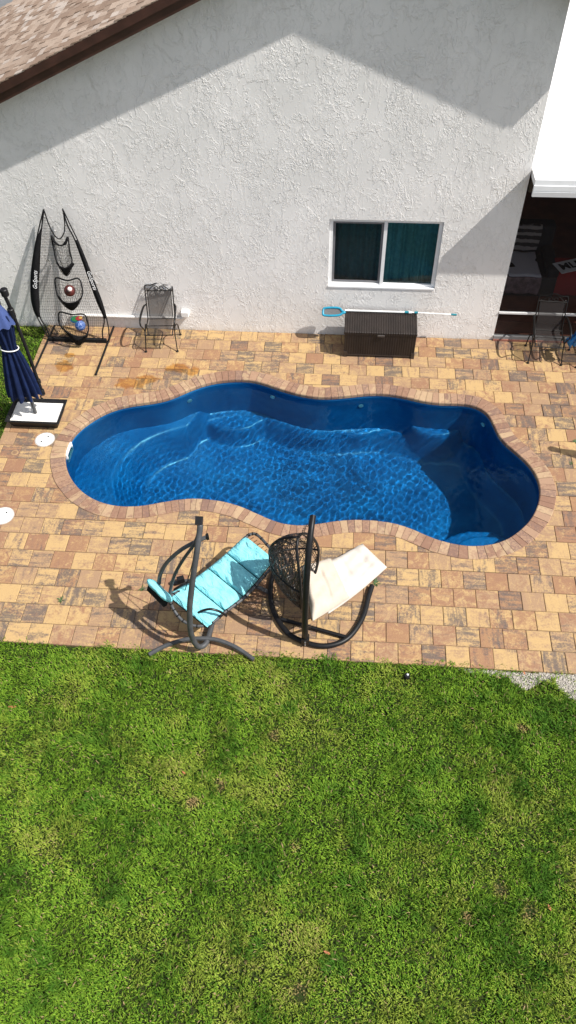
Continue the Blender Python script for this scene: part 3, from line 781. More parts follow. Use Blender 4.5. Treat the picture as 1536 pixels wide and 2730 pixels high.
# crumpled blue sheet over the third chair
def blue(u, v):
    x = 3.93+.5*v*(.5+.5*u)+.05*math.sin(9*u); y = -.62+.35*u+.03*math.sin(13*v+4*u); z = .33+.42*v+.05*math.sin(17*u+6*v)+.04*math.sin(29*v)
    return (x, y, z)
bs = mesh_obj("plastic_sheet", MB().grid(blue, 22, 22), plain("bright_blue_plastic", (.01, .19, .52), .28, 0, .5, 9), smooth=True, recalc=False)
add_mod(bs, solid=.006); setp(bs, "crumpled bright blue plastic sheet over the chair at the right edge", "sheet")

# ================================================================ DECK BOX + SKIMMER NET
bx = empty("deck_box", (.66, -.37, 0), "dark brown wicker look storage box beneath the window", "box")
def m_wick():
    t = NT("brown_resin_wicker"); p = t.pos()
    sep = t.new("SeparateXYZ"); t.l.new(p, sep.inputs[0])
    wx = t.math('SINE', t.math('MULTIPLY', sep.outputs[0], 2*math.pi/.042))
    wz = t.math('SINE', t.math('MULTIPLY', t.math('ADD', sep.outputs[2], t.math('MULTIPLY', sep.outputs[1], .9)), 2*math.pi/.026))
    h = t.math('ADD', wx, t.math('MULTIPLY', t.math('MULTIPLY', wx, wz), .8))
    t.bump(h, .5, .004)
    c = t.mix(t.ss(t.noise(p, 5., 3), .3, .7), (.013, .009, .0075), (.021, .0145, .012))
    return t.done(c, .5, 0, .35)
M_WICK = m_wick(); M_WICKP = plain("brown_resin", (.034, .025, .021), .42, 0, .15, 8)
bxa, bxb, bya, byb = .045, 1.285, -.62, -.1
add_mod(mesh_obj("body", MB().add([(bxa, bya, .05), (bxb, bya, .05), (bxb, byb, .05), (bxa, byb, .05), (bxa-.005, bya-.01, .5), (bxb+.005, bya-.01, .5), (bxb+.005, byb, .5), (bxa-.005, byb, .5)], [(0, 3, 2, 1), (4, 5, 6, 7), (0, 1, 5, 4), (1, 2, 6, 5), (2, 3, 7, 6), (3, 0, 4, 7)]), M_WICK, bx), .008)
m = MB().add([(bxa-.012, bya-.022, .5), (bxb+.012, bya-.022, .5), (bxb+.012, byb+.01, .5), (bxa-.012, byb+.01, .5), (bxa-.012, bya-.022, .555), (bxb+.012, bya-.022, .555), (bxb+.012, byb-.12, .605), (bxa-.012, byb-.12, .605), (bxa-.012, byb+.01, .6), (bxb+.012, byb+.01, .6)],
    [(0, 1, 5, 4), (4, 5, 6, 7), (7, 6, 9, 8), (8, 9, 2, 3), (0, 4, 7, 8, 3), (1, 2, 9, 6, 5), (0, 3, 2, 1)])
add_mod(mesh_obj("lid", m, M_WICK, bx), .008)
add_mod(mesh_obj("latch", MB().box(.61, .735, bya-.036, bya-.02, .475, .515), plain("grey_brown_plastic", (.07, .06, .055), .4), bx), .006)
m = MB()
for x in (bxa-.006, bxb-.054): mesh_obj("corner_foot", MB().box(x, x+.06, bya-.012, bya+.05, .0, .12), M_WICKP, bx)
mesh_obj("plinth", MB().box(bxa+.06, bxb-.06, bya-.006, bya+.01, .035, .06), M_WICKP, bx)
sk_ = empty("skimmer_net", (.8, -.14, .6), "blue leaf skimmer net on a white pole lying across the brown box", "skimmer net")
M_TEAL = plain("teal_plastic", (.005, .17, .22), .4); M_SKY = plain("sky_blue_plastic", (.012, .24, .37), .4, 0, .15)
PZ, PYY = .635, -.135
mesh_obj("pole", MB().tube([(.03, PYY, PZ), (1.2, PYY, PZ)], .016, 10), M_WHITEP, sk_, smooth='auto')
mesh_obj("pole_extension", MB().tube([(1.2, PYY, PZ), (1.9, PYY-.01, PZ-.012)], .0115, 10), M_WHITEP, sk_, smooth='auto')
for x0, x1, r_ in ((1.08, 1.15, .022), (1.25, 1.31, .021)): mesh_obj("clamp", MB().tube([(x0, PYY, PZ), (x1, PYY, PZ)], r_, 10), M_TEAL, sk_, smooth='auto')
mesh_obj("clamp_collar", MB().tube([(1.15, PYY, PZ), (1.2, PYY, PZ)], .024, 10), M_WHITEP, sk_, smooth='auto')
mesh_obj("grip", MB().tube([(1.89, PYY-.01, PZ-.012), (1.985, PYY-.012, PZ-.014)], .019, 10), M_TEAL, sk_, smooth='auto')
hd = [(.03, 0), (-.02, .03), (-.07, .095), (-.2, .105), (-.33, .085), (-.355, .04), (-.355, -.05), (-.33, -.085), (-.2, -.09), (-.07, -.07), (-.02, -.025)]
hp = [(x, PYY-.06+y*.6, PZ-.0+y*.45) for x, y in hd]
hpts = spline(hp, 4, True)
mesh_obj("net_frame", MB().tube(hpts, .021, 7, closed=True), M_SKY, sk_, smooth=True)
cen = np.mean(hp, axis=0)
m = MB(); n_ = len(hpts); m.v = [tuple(cen+(p-cen)*1.0) for p in hpts]+[tuple(cen+(p-cen)*.5+np.array([0, -.02, -.03])) for p in hpts]+[tuple(cen+np.array([0, -.025, -.035]))]
m.f = [(i, (i+1) % n_, n_+(i+1) % n_, n_+i) for i in range(n_)]+[(n_+i, n_+(i+1) % n_, 2*n_) for i in range(n_)]
mesh_obj("net_mesh", m, seethrough("grey_net_mesh", (.10, .105, .11), .9), sk_, smooth=True)

# ================================================================ SPORTS TARGET NET
sn = empty("sports_net", (-4.85, -.35, 0), "tall black sports target net with three pockets against the wall", "sports net")
# plane of the net: leans from the ground in front of the wall to the tips near it
def NP_(x, y, bulge=0.):     # photo point -> on the leaning net plane
    d = ray(x, y); n = np.array([0, 2.38, -.36]); p0 = np.array([0, -.45-bulge, .02]); t = n@(p0-CC)/(n@d); return CC+d*t
Ltop, Rtop = (116, 558), (168, 558)
Lout = [(116, 558), (98, 635), (88, 690), (83, 740), (83, 790), (90, 825), (99, 845), (118, 880), (132, 904)]
Lin = [(117, 558), (112, 600), (108, 640), (105, 700), (102, 760), (104, 810), (107, 845), (124, 875), (132, 900)]
Rout = [(167, 556), (190, 605), (207, 640), (232, 700), (255, 760), (272, 805), (284, 848), (290, 880), (291, 912)]
Rin = [(167, 558), (180, 600), (200, 640), (222, 700), (243, 760), (262, 810), (278, 850), (273, 885), (276, 908)]
cupt = [(118, 562), (128, 592), (138, 615), (148, 630), (158, 637), (165, 632), (171, 620), (173, 600), (169, 565)]
for nm, e in (("side_pole", Lout), ("side_pole", Rout)):
    mesh_obj(nm, MB().tube(spline([NP_(*p) for p in e], 4), .011, 6), M_BLACK, sn, smooth=True)
for e in (Lin, Rin):
    mesh_obj("edge_binding", MB().tube(spline([NP_(*p) for p in e], 4), .013, 5), M_BLACKF, sn, smooth=True)
mesh_obj("edge_binding", MB().tube(spline([NP_(*p) for p in cupt], 4), .011, 5), M_BLACKF, sn, smooth=True)
def strip(o, i, a, b, name):
    O = spline([NP_(*p, .01) for p in o[a:b]], 4); I = spline([NP_(*p, .01) for p in i[a:b]], 4); m = MB(); n_ = len(O)
    m.v = [tuple(x) for x in O]+[tuple(x) for x in I]; m.f = [(k, k+1, n_+k+1, n_+k) for k in range(n_-1)]
    ob = mesh_obj(name, m, M_BLACKF, sn, smooth=True, recalc=False); add_mod(ob, solid=.008); return ob
stripL = strip(Lout, Lin, 1, 7, "side_panel"); stripR = strip(Rout, Rin, 2, 7, "side_panel")
M_LET = plain("white_print", (.8, .8, .8), .7)
V, F = text_mesh("GoSports", 1., .012, .25)
ln = V[:, 0].max()-V[:, 0].min()
def lettering(pa, pb, height, par):
    A, B = NP_(*pa, .02), NP_(*pb, .02); u = (B-A); L = np.linalg.norm(u); u /= L
    nrm = np.array([0, -2.38, .36]); nrm /= np.linalg.norm(nrm); nrm = -nrm if nrm[1] > 0 else nrm
    v = np.cross(nrm, u); v = v if np.dot(v, np.cross(nrm, u)) > 0 else -v
    m = MB().add([(A+B)/2+u*(p[0]/ln*L)+v*(p[1]*height)+nrm*.004 for p in V], F)
    mesh_obj("lettering", m, M_LET, par, recalc=False)
lettering((94, 770), (95, 722), .1, stripL); lettering((236, 722), (254, 772), .1, stripR)
# netting: real cords on the leaning plane
m = MB()
def lerp_poly(poly, y):      # x at height y along an edge
    ys = [p[1] for p in poly]; xs_ = [p[0] for p in poly]; return float(np.interp(y, ys, xs_))
def ntop(x): return float(np.interp(x, [117, 128, 138, 148, 158, 165, 171, 173.5], [562, 592, 615, 630, 637, 632, 620, 580]))
def cord(a, b, mm=None, bl=0.):
    p, q = NP_(*a, bl), NP_(*b, bl); (mm or m).tube([p, q], 0.0018, 3, caps=False)
for y in np.arange(566, 908, 7.2):
    xl, xr = lerp_poly(Lin, y), lerp_poly(Rin, y)
    if y < 634:
        xs_ = [x for x in np.linspace(xl, xr, 80) if ntop(x) < y]
        segs = []; 
        lc = [x for x in np.linspace(xl, 158, 60) if ntop(max(x, 117)) <= y]; rc = [x for x in np.linspace(158, xr, 60) if (ntop(min(x, 173.5)) <= y or x > 173.5)]
        if lc: cord((xl, y), (max(lc), y))
        if rc: cord((min(rc), y), (xr, y))
    else: cord((xl, y), (xr, y))
for k in range(30):
    u = (k+.5)/30; pts = []
    for y in np.arange(562, 909, 16):
        xl, xr = lerp_poly(Lin, y), lerp_poly(Rin, y); x = xl+(xr-xl)*u
        if y < 640 and 117 < x < 173.5 and ntop(x) > y: continue
        pts.append(NP_(x, y))
    if len(pts) > 1: m.tube(pts, 0.0018, 3, caps=False)
mesh_obj("netting", m, M_LASH, sn, recalc=False)
# pockets: bound rings with hanging bags
def pocket(ring, bag_to, name, bl):
    rg = spline([NP_(x, y, b) for x, y, b in ring], 4, True)
    pk = mesh_obj(name, MB().tube(rg, .014, 5, closed=True), M_BLACKF, sn, smooth=True)
    bag = MB(); n_ = len(rg)
    low = NP_(*bag_to, bl)
    cen = np.mean(rg, axis=0); half = [i for i in range(n_)]
    for s_ in range(1, 8):
        t_ = s_/8; c2 = cen*(1-t_)+low*t_; sc_ = 1-t_**1.6
        bag.tube([c2+(p-cen)*sc_ for p in rg], .0025, 3, closed=True, caps=False)
    for i in range(0, n_, 2):
        bag.tube([(cen*(1-t_)+low*t_)+(rg[i]-cen)*(1-t_**1.6) for t_ in np.linspace(0, 1, 6)], .0025, 3, caps=False)
    mesh_obj("pocket_net", bag, M_LASH, pk, recalc=False)
    return pk, rg, low
def lipp(pk, pts_o, pts_i, bl):
    O = spline([NP_(x, y, bl) for x, y in pts_o], 4); I = spline([NP_(x, y, bl+.03) for x, y in pts_i], 4); mm = MB(); n_ = len(O)
    mm.v = [tuple(x) for x in O]+[tuple(x) for x in I]; mm.f = [(k, k+1, n_+k+1, n_+k) for k in range(n_-1)]
    ob = mesh_obj("pocket_lip", mm, M_BLACKF, pk, smooth=True, recalc=False); add_mod(ob, solid=.01)
pk1, _, _ = pocket([(137, 628, 0), (148, 646, .03), (163, 655, .04), (174, 645, .03), (181, 632, 0), (186, 670, .05), (192, 700, .16), (178, 714, .2), (163, 712, .2), (152, 700, .14), (143, 662, .04)], (178, 736), "pocket", .08)
lipp(pk1, [(152, 700), (165, 722), (178, 735), (190, 718), (199, 704)], [(151, 695), (163, 712), (177, 714), (189, 702), (192, 698)], .14)
lipp(pk1, [(136, 627), (148, 643), (157, 654)], [(138, 640), (148, 651), (157, 656)], .02); lipp(pk1, [(166, 655), (173, 645), (179, 632)], [(164, 655), (176, 652), (180, 640)], .02)
pk2, _, _ = pocket([(149, 741, 0), (180, 748, 0), (208, 742, 0), (219, 765, .06), (219, 788, .14), (207, 803, .22), (190, 808, .24), (172, 806, .22), (156, 793, .16), (149, 770, .06)], (192, 828), "pocket", .1)
lipp(pk2, [(156, 792), (170, 812), (192, 828), (206, 816), (215, 798)], [(154, 786), (170, 804), (190, 808), (206, 803), (218, 790)], .18)
pk3, _, _ = pocket([(160, 832, 0), (190, 838, 0), (223, 838, 0), (233, 855, .08), (236, 878, .18), (228, 895, .26), (205, 897, .28), (180, 885, .24), (161, 868, .14), (156, 848, .05)], (210, 921), "pocket", .14)
lipp(pk3, [(166, 872), (185, 898), (208, 921), (225, 908), (234, 890)], [(162, 868), (182, 886), (206, 897), (228, 895), (235, 878)], .2)
mesh_obj("base_panel", add_mod and MB().obox((NP_(132, 908)+NP_(285, 914))/2+np.array([0, .0, .03]), (1, 0, 0), (0, 1, 0), (0, 0, 1), (.54, .03, .05)), M_BLACKF, sn)
for xa, y0, y1 in ((-4.262, -.02, -1.38), (-5.385, -.04, -1.32)):
    mesh_obj("base_tube", MB().tube([(xa, y0, .02), (xa-.03, y1, .02)], .018, 8), M_BLACK, sn, smooth='auto')
# things caught in the pockets
def ball(name, c, r_, mat, label, cat):
    m = MB(); bm = bmesh.new(); bmesh.ops.create_icosphere(bm, subdivisions=3, radius=r_)
    m.v = [tuple(np.array(v.co)+c) for v in bm.verts]; m.f = [tuple(v.index for v in f.verts) for f in bm.faces]; bm.free()
    return setp(mesh_obj(name, m, mat, smooth=True), label, cat)
def m_ball(name, c1, c2, sc_):
    t = NT(name); p = t.pos(); v = t.voro(p, sc_, 'DISTANCE_TO_EDGE'); return t.done(t.mix(t.ss(v, .04, .09), c2, c1), .5)
ball("ball", NP_(214, 868, .14), .095, m_ball("blue_ball", (.015, .055, .2), (.14, .2, .38), 16), "blue and white patterned ball in the lowest net pocket", "ball")
ball("ball", NP_(186, 775, .1), .1, m_ball("maroon_ball", (.09, .015, .012), (.03, .01, .01), 12), "dark maroon ball with white patch in the middle net pocket", "ball")
tb = empty("baseball", NP_(186, 771, .2), "small white ball on top of the maroon one in the net", "ball")
ob = ball("cover", NP_(186, 771, .2), .04, M_WHITEP, None, None); ob.parent = tb; ob.data.transform(Matrix.Translation(-Vector(NP_(186, 771, .2))))
mesh_obj("stitching", MB().tube([NP_(186, 771, .2)+.0405*np.array([math.cos(a)*.94, math.sin(a)*.94, .34*math.sin(2*a)]) for a in np.linspace(0, 6.283, 24)[:-1]], .0025, 4, closed=True), plain("red_thread", (.35, .03, .03), .8), tb) if tb in LOC else None
c = NP_(203, 852, .08)
ty = empty("toy_disc", c, "red green and teal toy disc beside the blue ball in the net", "toy")
for k, (cc, dz, r_) in enumerate((((.01, .07, .14), 0, .1), ((.015, .12, .04), .012, .08), ((.22, .012, .015), .024, .062), ((.35, .25, .06), .034, .03))):
    mesh_obj("ring" if k else "disc", MB().lathe([(r_, 0), (r_, .012), (r_*.6, .016)], (c[0]+(.03*k if k > 1 else 0), c[1], c[2]+dz), 20), plain("toy_%d" % k, cc, .4), ty, smooth='auto')

# ================================================================ UMBRELLA AND SAND TRAY
um = empty("cantilever_umbrella", (-5.02, -2.5, .15), "closed navy cantilever umbrella standing in a tray of white sand", "umbrella")
M_NAVY = plain("navy_canvas", (.007, .015, .055), .85, 0, .25, 7, .25, .15)
mesh_obj("pole", MB().tube([(-5.02, -2.53, .1), (-5.02, -2.45, 2.45)], .03, 10), M_GREY, um, smooth='auto')
arm = mesh_obj("arm", MB().tube(spline([(-4.84, -2.42, .5), (-4.845, -2.42, .8), (-4.86, -2.41, 1.4), (-4.89, -2.41, 2.1), (-4.92, -2.41, 2.42)], 5), .027, 10), M_BLACKP, um, smooth='auto')
for z0, z1, r_ in ((.47, .58, .042), (.72, .80, .038), (2.0, 2.16, .05), (2.38, 2.5, .055)):
    x = -4.84 if z0 < 1 else -4.895; mesh_obj("joint", add_mod and MB().lathe([(r_*.8, z0), (r_, z0+.01), (r_, z1-.01), (r_*.8, z1)], (x, -2.42, 0), 12), M_BLACKP, um, smooth='auto')
mesh_obj("crank", MB().tube([(-4.84, -2.45, .53), (-4.84, -2.53, .51), (-4.79, -2.56, .5)], .012, 6), M_BLACKP, um, smooth='auto')
mesh_obj("top_arm", MB().tube([(-4.92, -2.41, 2.45), (-5.3, -2.47, 2.5)], .025, 8), M_BLACKP, um, smooth='auto')
NF = 12
def canopy(u, v):
    a = u*2*math.pi; z = .60+1.62*v
    r0 = float(np.interp(v, [0, .1, .45, .57, .7, .85, .93, 1], [.285, .27, .165, .115, .15, .185, .16, .05]))
    fold = .5+.5*math.cos(NF*a+1.2*math.sin(2*a)+2.*v)
    depth = float(np.interp(v, [0, .5, .57, .8, 1], [.42, .35, .3, .28, .05]))
    rr = r0*(1-depth*(1-fold)**1.3)
    tw = .25*v
    zz = z + (-.045*fold if v < .01 else 0)
    return (-5.085+.03*v+rr*math.cos(a+tw)*1.0, -2.52+rr*math.sin(a+tw)*.8, zz)
cn = mesh_obj("canopy", MB().grid(canopy, 144, 30, True), M_NAVY, um, smooth=True, recalc=False)
def vent(u, v):
    a = u*2*math.pi; rr = (.05+.16*v)*(1-.12*(.5-.5*math.cos(8*a))); return (-5.055+rr*math.cos(a), -2.52+rr*math.sin(a)*.85, 2.3-.32*v**1.4-.03*v*(.5+.5*math.cos(8*a)))
mesh_obj("vent_cap", MB().grid(vent, 64, 8, True), plain("faded_navy_canvas", (.035, .062, .19), .8, 0, .15, 6), um, smooth=True, recalc=False)
mesh_obj("tie_strap", MB().tube([(-5.067+.135*math.cos(a), -2.52+.112*math.sin(a), 1.5+.025*math.cos(a+2)) for a in np.linspace(0, 6.283, 40)[:-1]], .009, 5, closed=True), M_WHITEP, um, smooth=True)
tr = empty("sand_tray", (-5, -2.5, 0), "shallow black plastic tray filled with white sand", "tray")
tx0, tx1, ty0, ty1 = -5.455, -4.555, -2.79, -2.215
def tray_ring(s, z): return [((tx0+tx1)/2+(dx*(tx1-tx0)/2-s*dx), (ty0+ty1)/2+(dy*(ty1-ty0)/2-s*dy), z) for dx, dy in ((-1, -1), (1, -1), (1, 1), (-1, 1))]
m = MB(); rings = [tray_ring(.075, .004), tray_ring(.02, .17), tray_ring(-.005, .172), tray_ring(-.005, .192), tray_ring(.03, .192), tray_ring(.045, .16), tray_ring(.085, .02)]
m.v = [p for r_ in rings for p in r_]
for i in range(len(rings)-1): m.f += [(i*4+k, i*4+(k+1) % 4, (i+1)*4+(k+1) % 4, (i+1)*4+k) for k in range(4)]
m.f += [(3, 2, 1, 0), tuple(range(24, 28))]
add_mod(mesh_obj("body", m, M_BLACKP, tr), .012, 3)
sn_ = MB().grid(lambda u, v: (tx0+.055+u*(tx1-tx0-.11), ty0+.055+v*(ty1-ty0-.11), .145+.006*math.sin(7*u)*math.cos(5*v)+.01*math.exp(-60*((u-.48)**2+(v-.45)**2))), 24, 18)
mesh_obj("sand", sn_, plain("white_sand", (.74, .72, .68), .95, 0, .06, 60, .6), tr, smooth=True, recalc=False)

# ================================================================ LIDS AND DRAIN IN THE DECK
def lid(px, r_, label):
    c = G(*px); L = empty("deck_skimmer", (c[0], c[1], .002), label, "skimmer", "round white skimmers in the deck")
    mesh_obj("collar", MB().lathe([(r_+.02, -.02), (r_+.02, .002), (r_+.003, .0035)], (c[0], c[1], .0), 40), plain("grey_collar", (.4, .38, .36), .8), L, smooth='auto')
    mesh_obj("disc", MB().lathe([(r_, -.01), (r_, .009), (r_-.008, .012), (.01, .0125)], (c[0], c[1], .0), 40), M_WHITEP, L, smooth='auto')
    for a in (.9, 4.1): mesh_obj("finger_hole", MB().lathe([(.016, 0), (.016, .0025)], (c[0]+.07*math.cos(a), c[1]+.07*math.sin(a), .0115), 12), M_DARK, L)
    for a in (2.4, 5.6): mesh_obj("slot", MB().obox((c[0]+.1*math.cos(a), c[1]+.1*math.sin(a), .0125), (math.cos(a+.9), math.sin(a+.9), 0), (-math.sin(a+.9), math.cos(a+.9), 0), (0, 0, 1), (.018, .003, .0015)), M_SASH, L)
lid((120, 1172), .143, "round white skimmer lid with finger holes between sand tray and pool")
lid((8, 1375), .15, "round white skimmer lid cut off by the left edge of the picture")
c = G(40, 1207); dr = empty("drain_cap", (c[0], c[1], .002), "small tan round drain cap set in the deck pavers", "drain")
mesh_obj("rim", MB().lathe([(.06, -.01), (.06, .004), (.048, .006)], (c[0], c[1], .0), 24), plain("tan_plastic", (.3, .19, .1), .7), dr, smooth='auto')
mesh_obj("grate", MB().lathe([(.036, .004), (.036, .009), (.01, .011)], (c[0], c[1], .0), 20), plain("brown_plastic", (.2, .12, .07), .7), dr, smooth='auto')

# ================================================================ EGG CHAIR
es_ = empty("chair_stand", (-.2, -6.2, 0), "black hanging chair stand with curved pole and round base", "stand")
ringp = spline([G(738, 1500, .04), G(722, 1560, .04), G(728, 1625, .04), G(765, 1685, .04), G(815, 1713, .04), G(870, 1722, .04), G(925, 1703, .04), G(965, 1650, .04), G(983, 1590, .04), G(992, 1562, .04)], 6)
mesh_obj("base_ring", MB().tube(ringp, .037, 10), M_BLACK, es_, smooth='auto')
cbA, cbB = G(748, 1650, .04), G(928, 1700, .04)
mesh_obj("cross_bar", MB().tube([cbA, cbB], .028, 8), M_BLACK, es_, smooth='auto')
polep = spline([(-.296, -6.5, .03), (-.305, -6.53, .5), (-.295, -6.48, 1.15), (-.28, -6.33, 1.62), (-.262, -6.12, 1.87), (-.245, -5.92, 1.96)], 7)
mesh_obj("pole", MB().tube(polep, [.042]*8+[.04]*(len(polep)-16)+[.036]*8, 10), M_BLACK, es_, smooth='auto')
mesh_obj("strut", MB().tube([(-.3, -6.52, .42), tuple((cbA*.55+cbB*.45))], .02, 6), M_BLACK, es_, smooth='auto')
mesh_obj("bracket", MB().obox((-.298, -6.515, .1), (1, 0, 0), (0, 1, 0), (0, 0, 1), (.05, .05, .07)), M_BLACK, es_)
for z in (.07, .13): mesh_obj("bolt", MB().obox((-.298, -6.57, z), (1, 0, 0), (0, 1, 0), (0, 0, 1), (.009, .012, .009)), plain("bolt_steel_%d" % int(z*100), (.4, .4, .4), .3, .8), es_)
eg = empty("egg_chair", (-.4, -6., .3), "black woven wicker egg chair hanging from the curved pole", "egg chair")
ec = np.array([-.33, -5.98, .93]); en = np.array([.96, -.27, .05]); en /= np.linalg.norm(en); ess = np.cross([0, 0, 1], en); ess /= np.linalg.norm(ess); eu = np.cross(en, ess)
HH, WWd, DD = .64, .35, .48
def eggpt(a, b):           # a round the rim, b 0 rim .. 1 back pole; a pointed bowl
    w = (1-b**1.35); nar = 1-.18*max(0, math.sin(a))
    lowb = .10*max(0, -math.sin(a))*w
    bend = .10*math.cos(2*a)*w
    return ec + ess*WWd*math.cos(a)*w*nar + eu*(HH*math.sin(a)*w+lowb*-1.) - en*(DD*(1-(1-b)**1.75)-bend*.6) + eu*.10*b
mesh_obj("rim", MB().tube([eggpt(a, 0) for a in np.linspace(0, 2*math.pi, 49)[:-1]], .018, 8, closed=True), M_BLACK, eg, smooth=True)
mesh_obj("outer_rib", MB().tube([eggpt(math.pi/2, b) for b in np.linspace(0, 1, 14)]+[eggpt(-math.pi/2, b) for b in np.linspace(.95, 0, 14)], .017, 7), M_BLACK, eg, smooth=True)
mesh_obj("outer_rib", MB().tube([eggpt(0, b) for b in np.linspace(0, 1, 14)]+[eggpt(math.pi, b) for b in np.linspace(.95, 0, 14)], .014, 7), M_BLACK, eg, smooth=True)
m = MB()
def sph(th, ph):           # point on the bowl from direction angles
    return None
for k in range(400):
    a0 = rng.uniform(0, 6.283); low = rng.random() < .45
    if low: a0 = rng.uniform(3.3, 6.1)
    b0 = rng.uniform(.0, .75); da = rng.uniform(-2.4, 2.4); db = rng.uniform(-.7, .95)
    pts = []
    for s_ in np.linspace(0, 1, 13):
        b = b0+db*s_
        if b < 0: b = 0
        a = a0+da*s_
        if b > 1: b = 2-b; a += math.pi
        p = eggpt(a, b); pts.append(p+(-en*.006*math.sin(9*s_+k)))
    m.tube(pts, .0042, 4, caps=False)
mesh_obj("wicker", m, plain("black_wicker", (.02, .018, .018), .35, 0, .4, 30), eg, recalc=False)
top = eggpt(math.pi/2, 0); end = np.array([-.245, -5.92, 1.93])
m = MB(); nl = 9
for k in range(nl):
    c = end+(top-end)*((k+.5)/nl); L = np.linalg.norm(top-end)/nl*.62
    ax = np.array([1., 0, 0]) if k % 2 else np.array([0, 1., 0])
    m.tube([c+ax*.012*math.cos(q)+np.array([0, 0, 1])*L*math.sin(q) for q in np.linspace(0, 6.283, 13)[:-1]], .004, 5, closed=True)
mesh_obj("chain", m, M_BLACK, eg, smooth=True)

# cushion sliding out of the egg onto the deck
cu = empty("lounge_cushion", (.2, -5.6, .05), "off-white tufted lounge cushion spilling from the egg chair onto the deck", "cushion")
cA, cB, cC, cD = G(806, 1515, .40), G(838, 1660, .40), G(1032, 1513, .07), G(966, 1450, .07)
def sheetpt(u, v, A, B, C_, D_):     # u across, v along
    return (A*(1-u)+B*u)*(1-v)+(D_*(1-u)+C_*u)*v
def cush(v0, v1, thick, bulge, tufts, A, B, C_, D_, zc=None, nu=17, nv=30):
    top_, bot = [], []
    for j in range(nv):
        for i in range(nu):
            u, w = i/(nu-1), j/(nv-1); v = v0+(v1-v0)*w
            p = sheetpt(u, v, A, B, C_, D_)
            if zc: p = p+np.array([0, 0, zc(v)])
            e = min(u, 1-u)*2; f = min(w, 1-w)*2
            ed = (1-(1-min(1, e*2.6))**2.4)*(1-(1-min(1, f*3.2))**2.4)
            d = sum(math.exp(-(((u-a)/.09)**2+((w-b)/.055)**2))*.2+math.exp(-(((u-a)/.5)**2+((w-b)/.025)**2))*.2 for a, b in tufts)
            n_ = .08*math.sin(23*u+9*w)+.06*math.sin(31*w-11*u)
            h = thick*max(.08, (ed**.8)*(1+bulge*n_)-d*.8)
            top_.append(p+np.array([0, 0, h])); bot.append(p-np.array([0, 0, .012*ed]))
    m = MB(); m.v = [tuple(q) for q in top_+bot]; N = nu*nv
    for j in range(nv-1):
        for i in range(nu-1):
            a = j*nu+i; m.f += [(a, a+1, a+nu+1, a+nu), (N+a, N+a+nu, N+a+nu+1, N+a+1)]
    bd = [i for i in range(nu)]+[j*nu+nu-1 for j in range(1, nv)]+[(nv-1)*nu+i for i in range(nu-2, -1, -1)]+[j*nu for j in range(nv-2, 0, -1)]
    m.f += [(bd[k], bd[(k+1) % len(bd)], N+bd[(k+1) % len(bd)], N+bd[k]) for k in range(len(bd))]
    return m
M_CUSH = plain("off_white_canvas", (.50, .455, .405), .9, 0, .06, 9, .15)
M_CUSH2 = plain("cream_canvas", (.46, .395, .325), .9, 0, .06, 9, .15)
dip = lambda v: -.17*math.sin(math.pi*min(1, v*1.0))*.55
mesh_obj("pad", cush(.18, 1., .12, .7, [(.5, .22), (.45, .48), (.5, .78)], cA, cB, cC, cD, dip), M_CUSH, cu, smooth=True)
mesh_obj("head_pad", cush(-.02, .46, .13, .5, [(.35, .5), (.72, .55)], cA, cB, cC, cD, lambda v: dip(v)+.055), M_CUSH2, cu, smooth=True)

# ================================================================ HANGING LOUNGER
hs = empty("lounger_stand", (-1.6, -6.4, 0), "grey steel C-shaped hanging lounger stand with arched feet", "stand")
cf = spline([G(533, 1400, 2.04), G(533, 1412, 2.0), G(525, 1470, 1.78), G(512, 1560, 1.33), G(506, 1620, .98), G(508, 1680, .55), G(519, 1713, .25), G(532, 1724, .13), G(548, 1716, .1), G(560, 1685, .09), G(568, 1655, .09), G(585, 1600, .09), G(600, 1560, .09)], 6)
mesh_obj("main_pole", MB().tube(cf, .037, 10), M_GREY, hs, smooth='auto')
fl = spline([G(398, 1745, .02), G(440, 1722, .06), G(490, 1706, .1), G(535, 1702, .12), G(580, 1706, .11), (G(630, 1726, .07)), G(677, 1758, .02)], 6)
mesh_obj("foot", MB().tube(fl, .03, 8), M_GREY, hs, smooth='auto')
fr_ = spline([G(455, 1555, .02), G(520, 1548, .07), G(600, 1555, .09), G(670, 1560, .07), G(720, 1580, .02)], 6)
mesh_obj("foot", MB().tube(fr_, .03, 8), M_GREY, hs, smooth='auto')
mesh_obj("foot_cap", MB().obox(G(482, 1545, .12), (.9, .4, 0), (-.4, .9, 0), (0, 0, 1), (.05, .035, .04)), M_BLACKP, hs)
for k, pz in enumerate(((531, 1388, 2.06),)): mesh_obj("end_cap", MB().obox(G(*pz), (1, 0, 0), (0, .8, .6), (0, -.6, .8), (.04, .05, .045)), M_BLACKP, hs)
hk = G(532, 1412, 2.0)
mesh_obj("hook", MB().tube(spline([hk+[0, 0, -.03], hk+[.02, .03, -.07], hk+[0, .05, -.1], hk+[-.02, .03, -.12]], 4), .01, 6), M_BLACKP, hs, smooth=True)
hl = empty("hanging_lounger", (-1.5, -5.9, .4), "grey framed hanging lounger with turquoise quilted pad", "lounger")
fp = [(652, 1437, .5), (664, 1426, .5), (684, 1425, .5), (712, 1452, .5), (737, 1484, .5), (733, 1500, .49), (705, 1535, .46), (655, 1590, .42), (605, 1628, .43), (565, 1660, .46), (525, 1669, .48), (488, 1655, .53), (464, 1626, .61), (453, 1596, .72), (462, 1585, .72), (490, 1572, .64), (520, 1552, .55), (560, 1522, .47), (600, 1487, .45)]
fpw = spline([G(x, y, z) for x, y, z in fp], 6, True)
fr2 = mesh_obj("bed_frame", MB().tube(fpw, .021, 8, closed=True), M_GREY, hl, smooth=True)
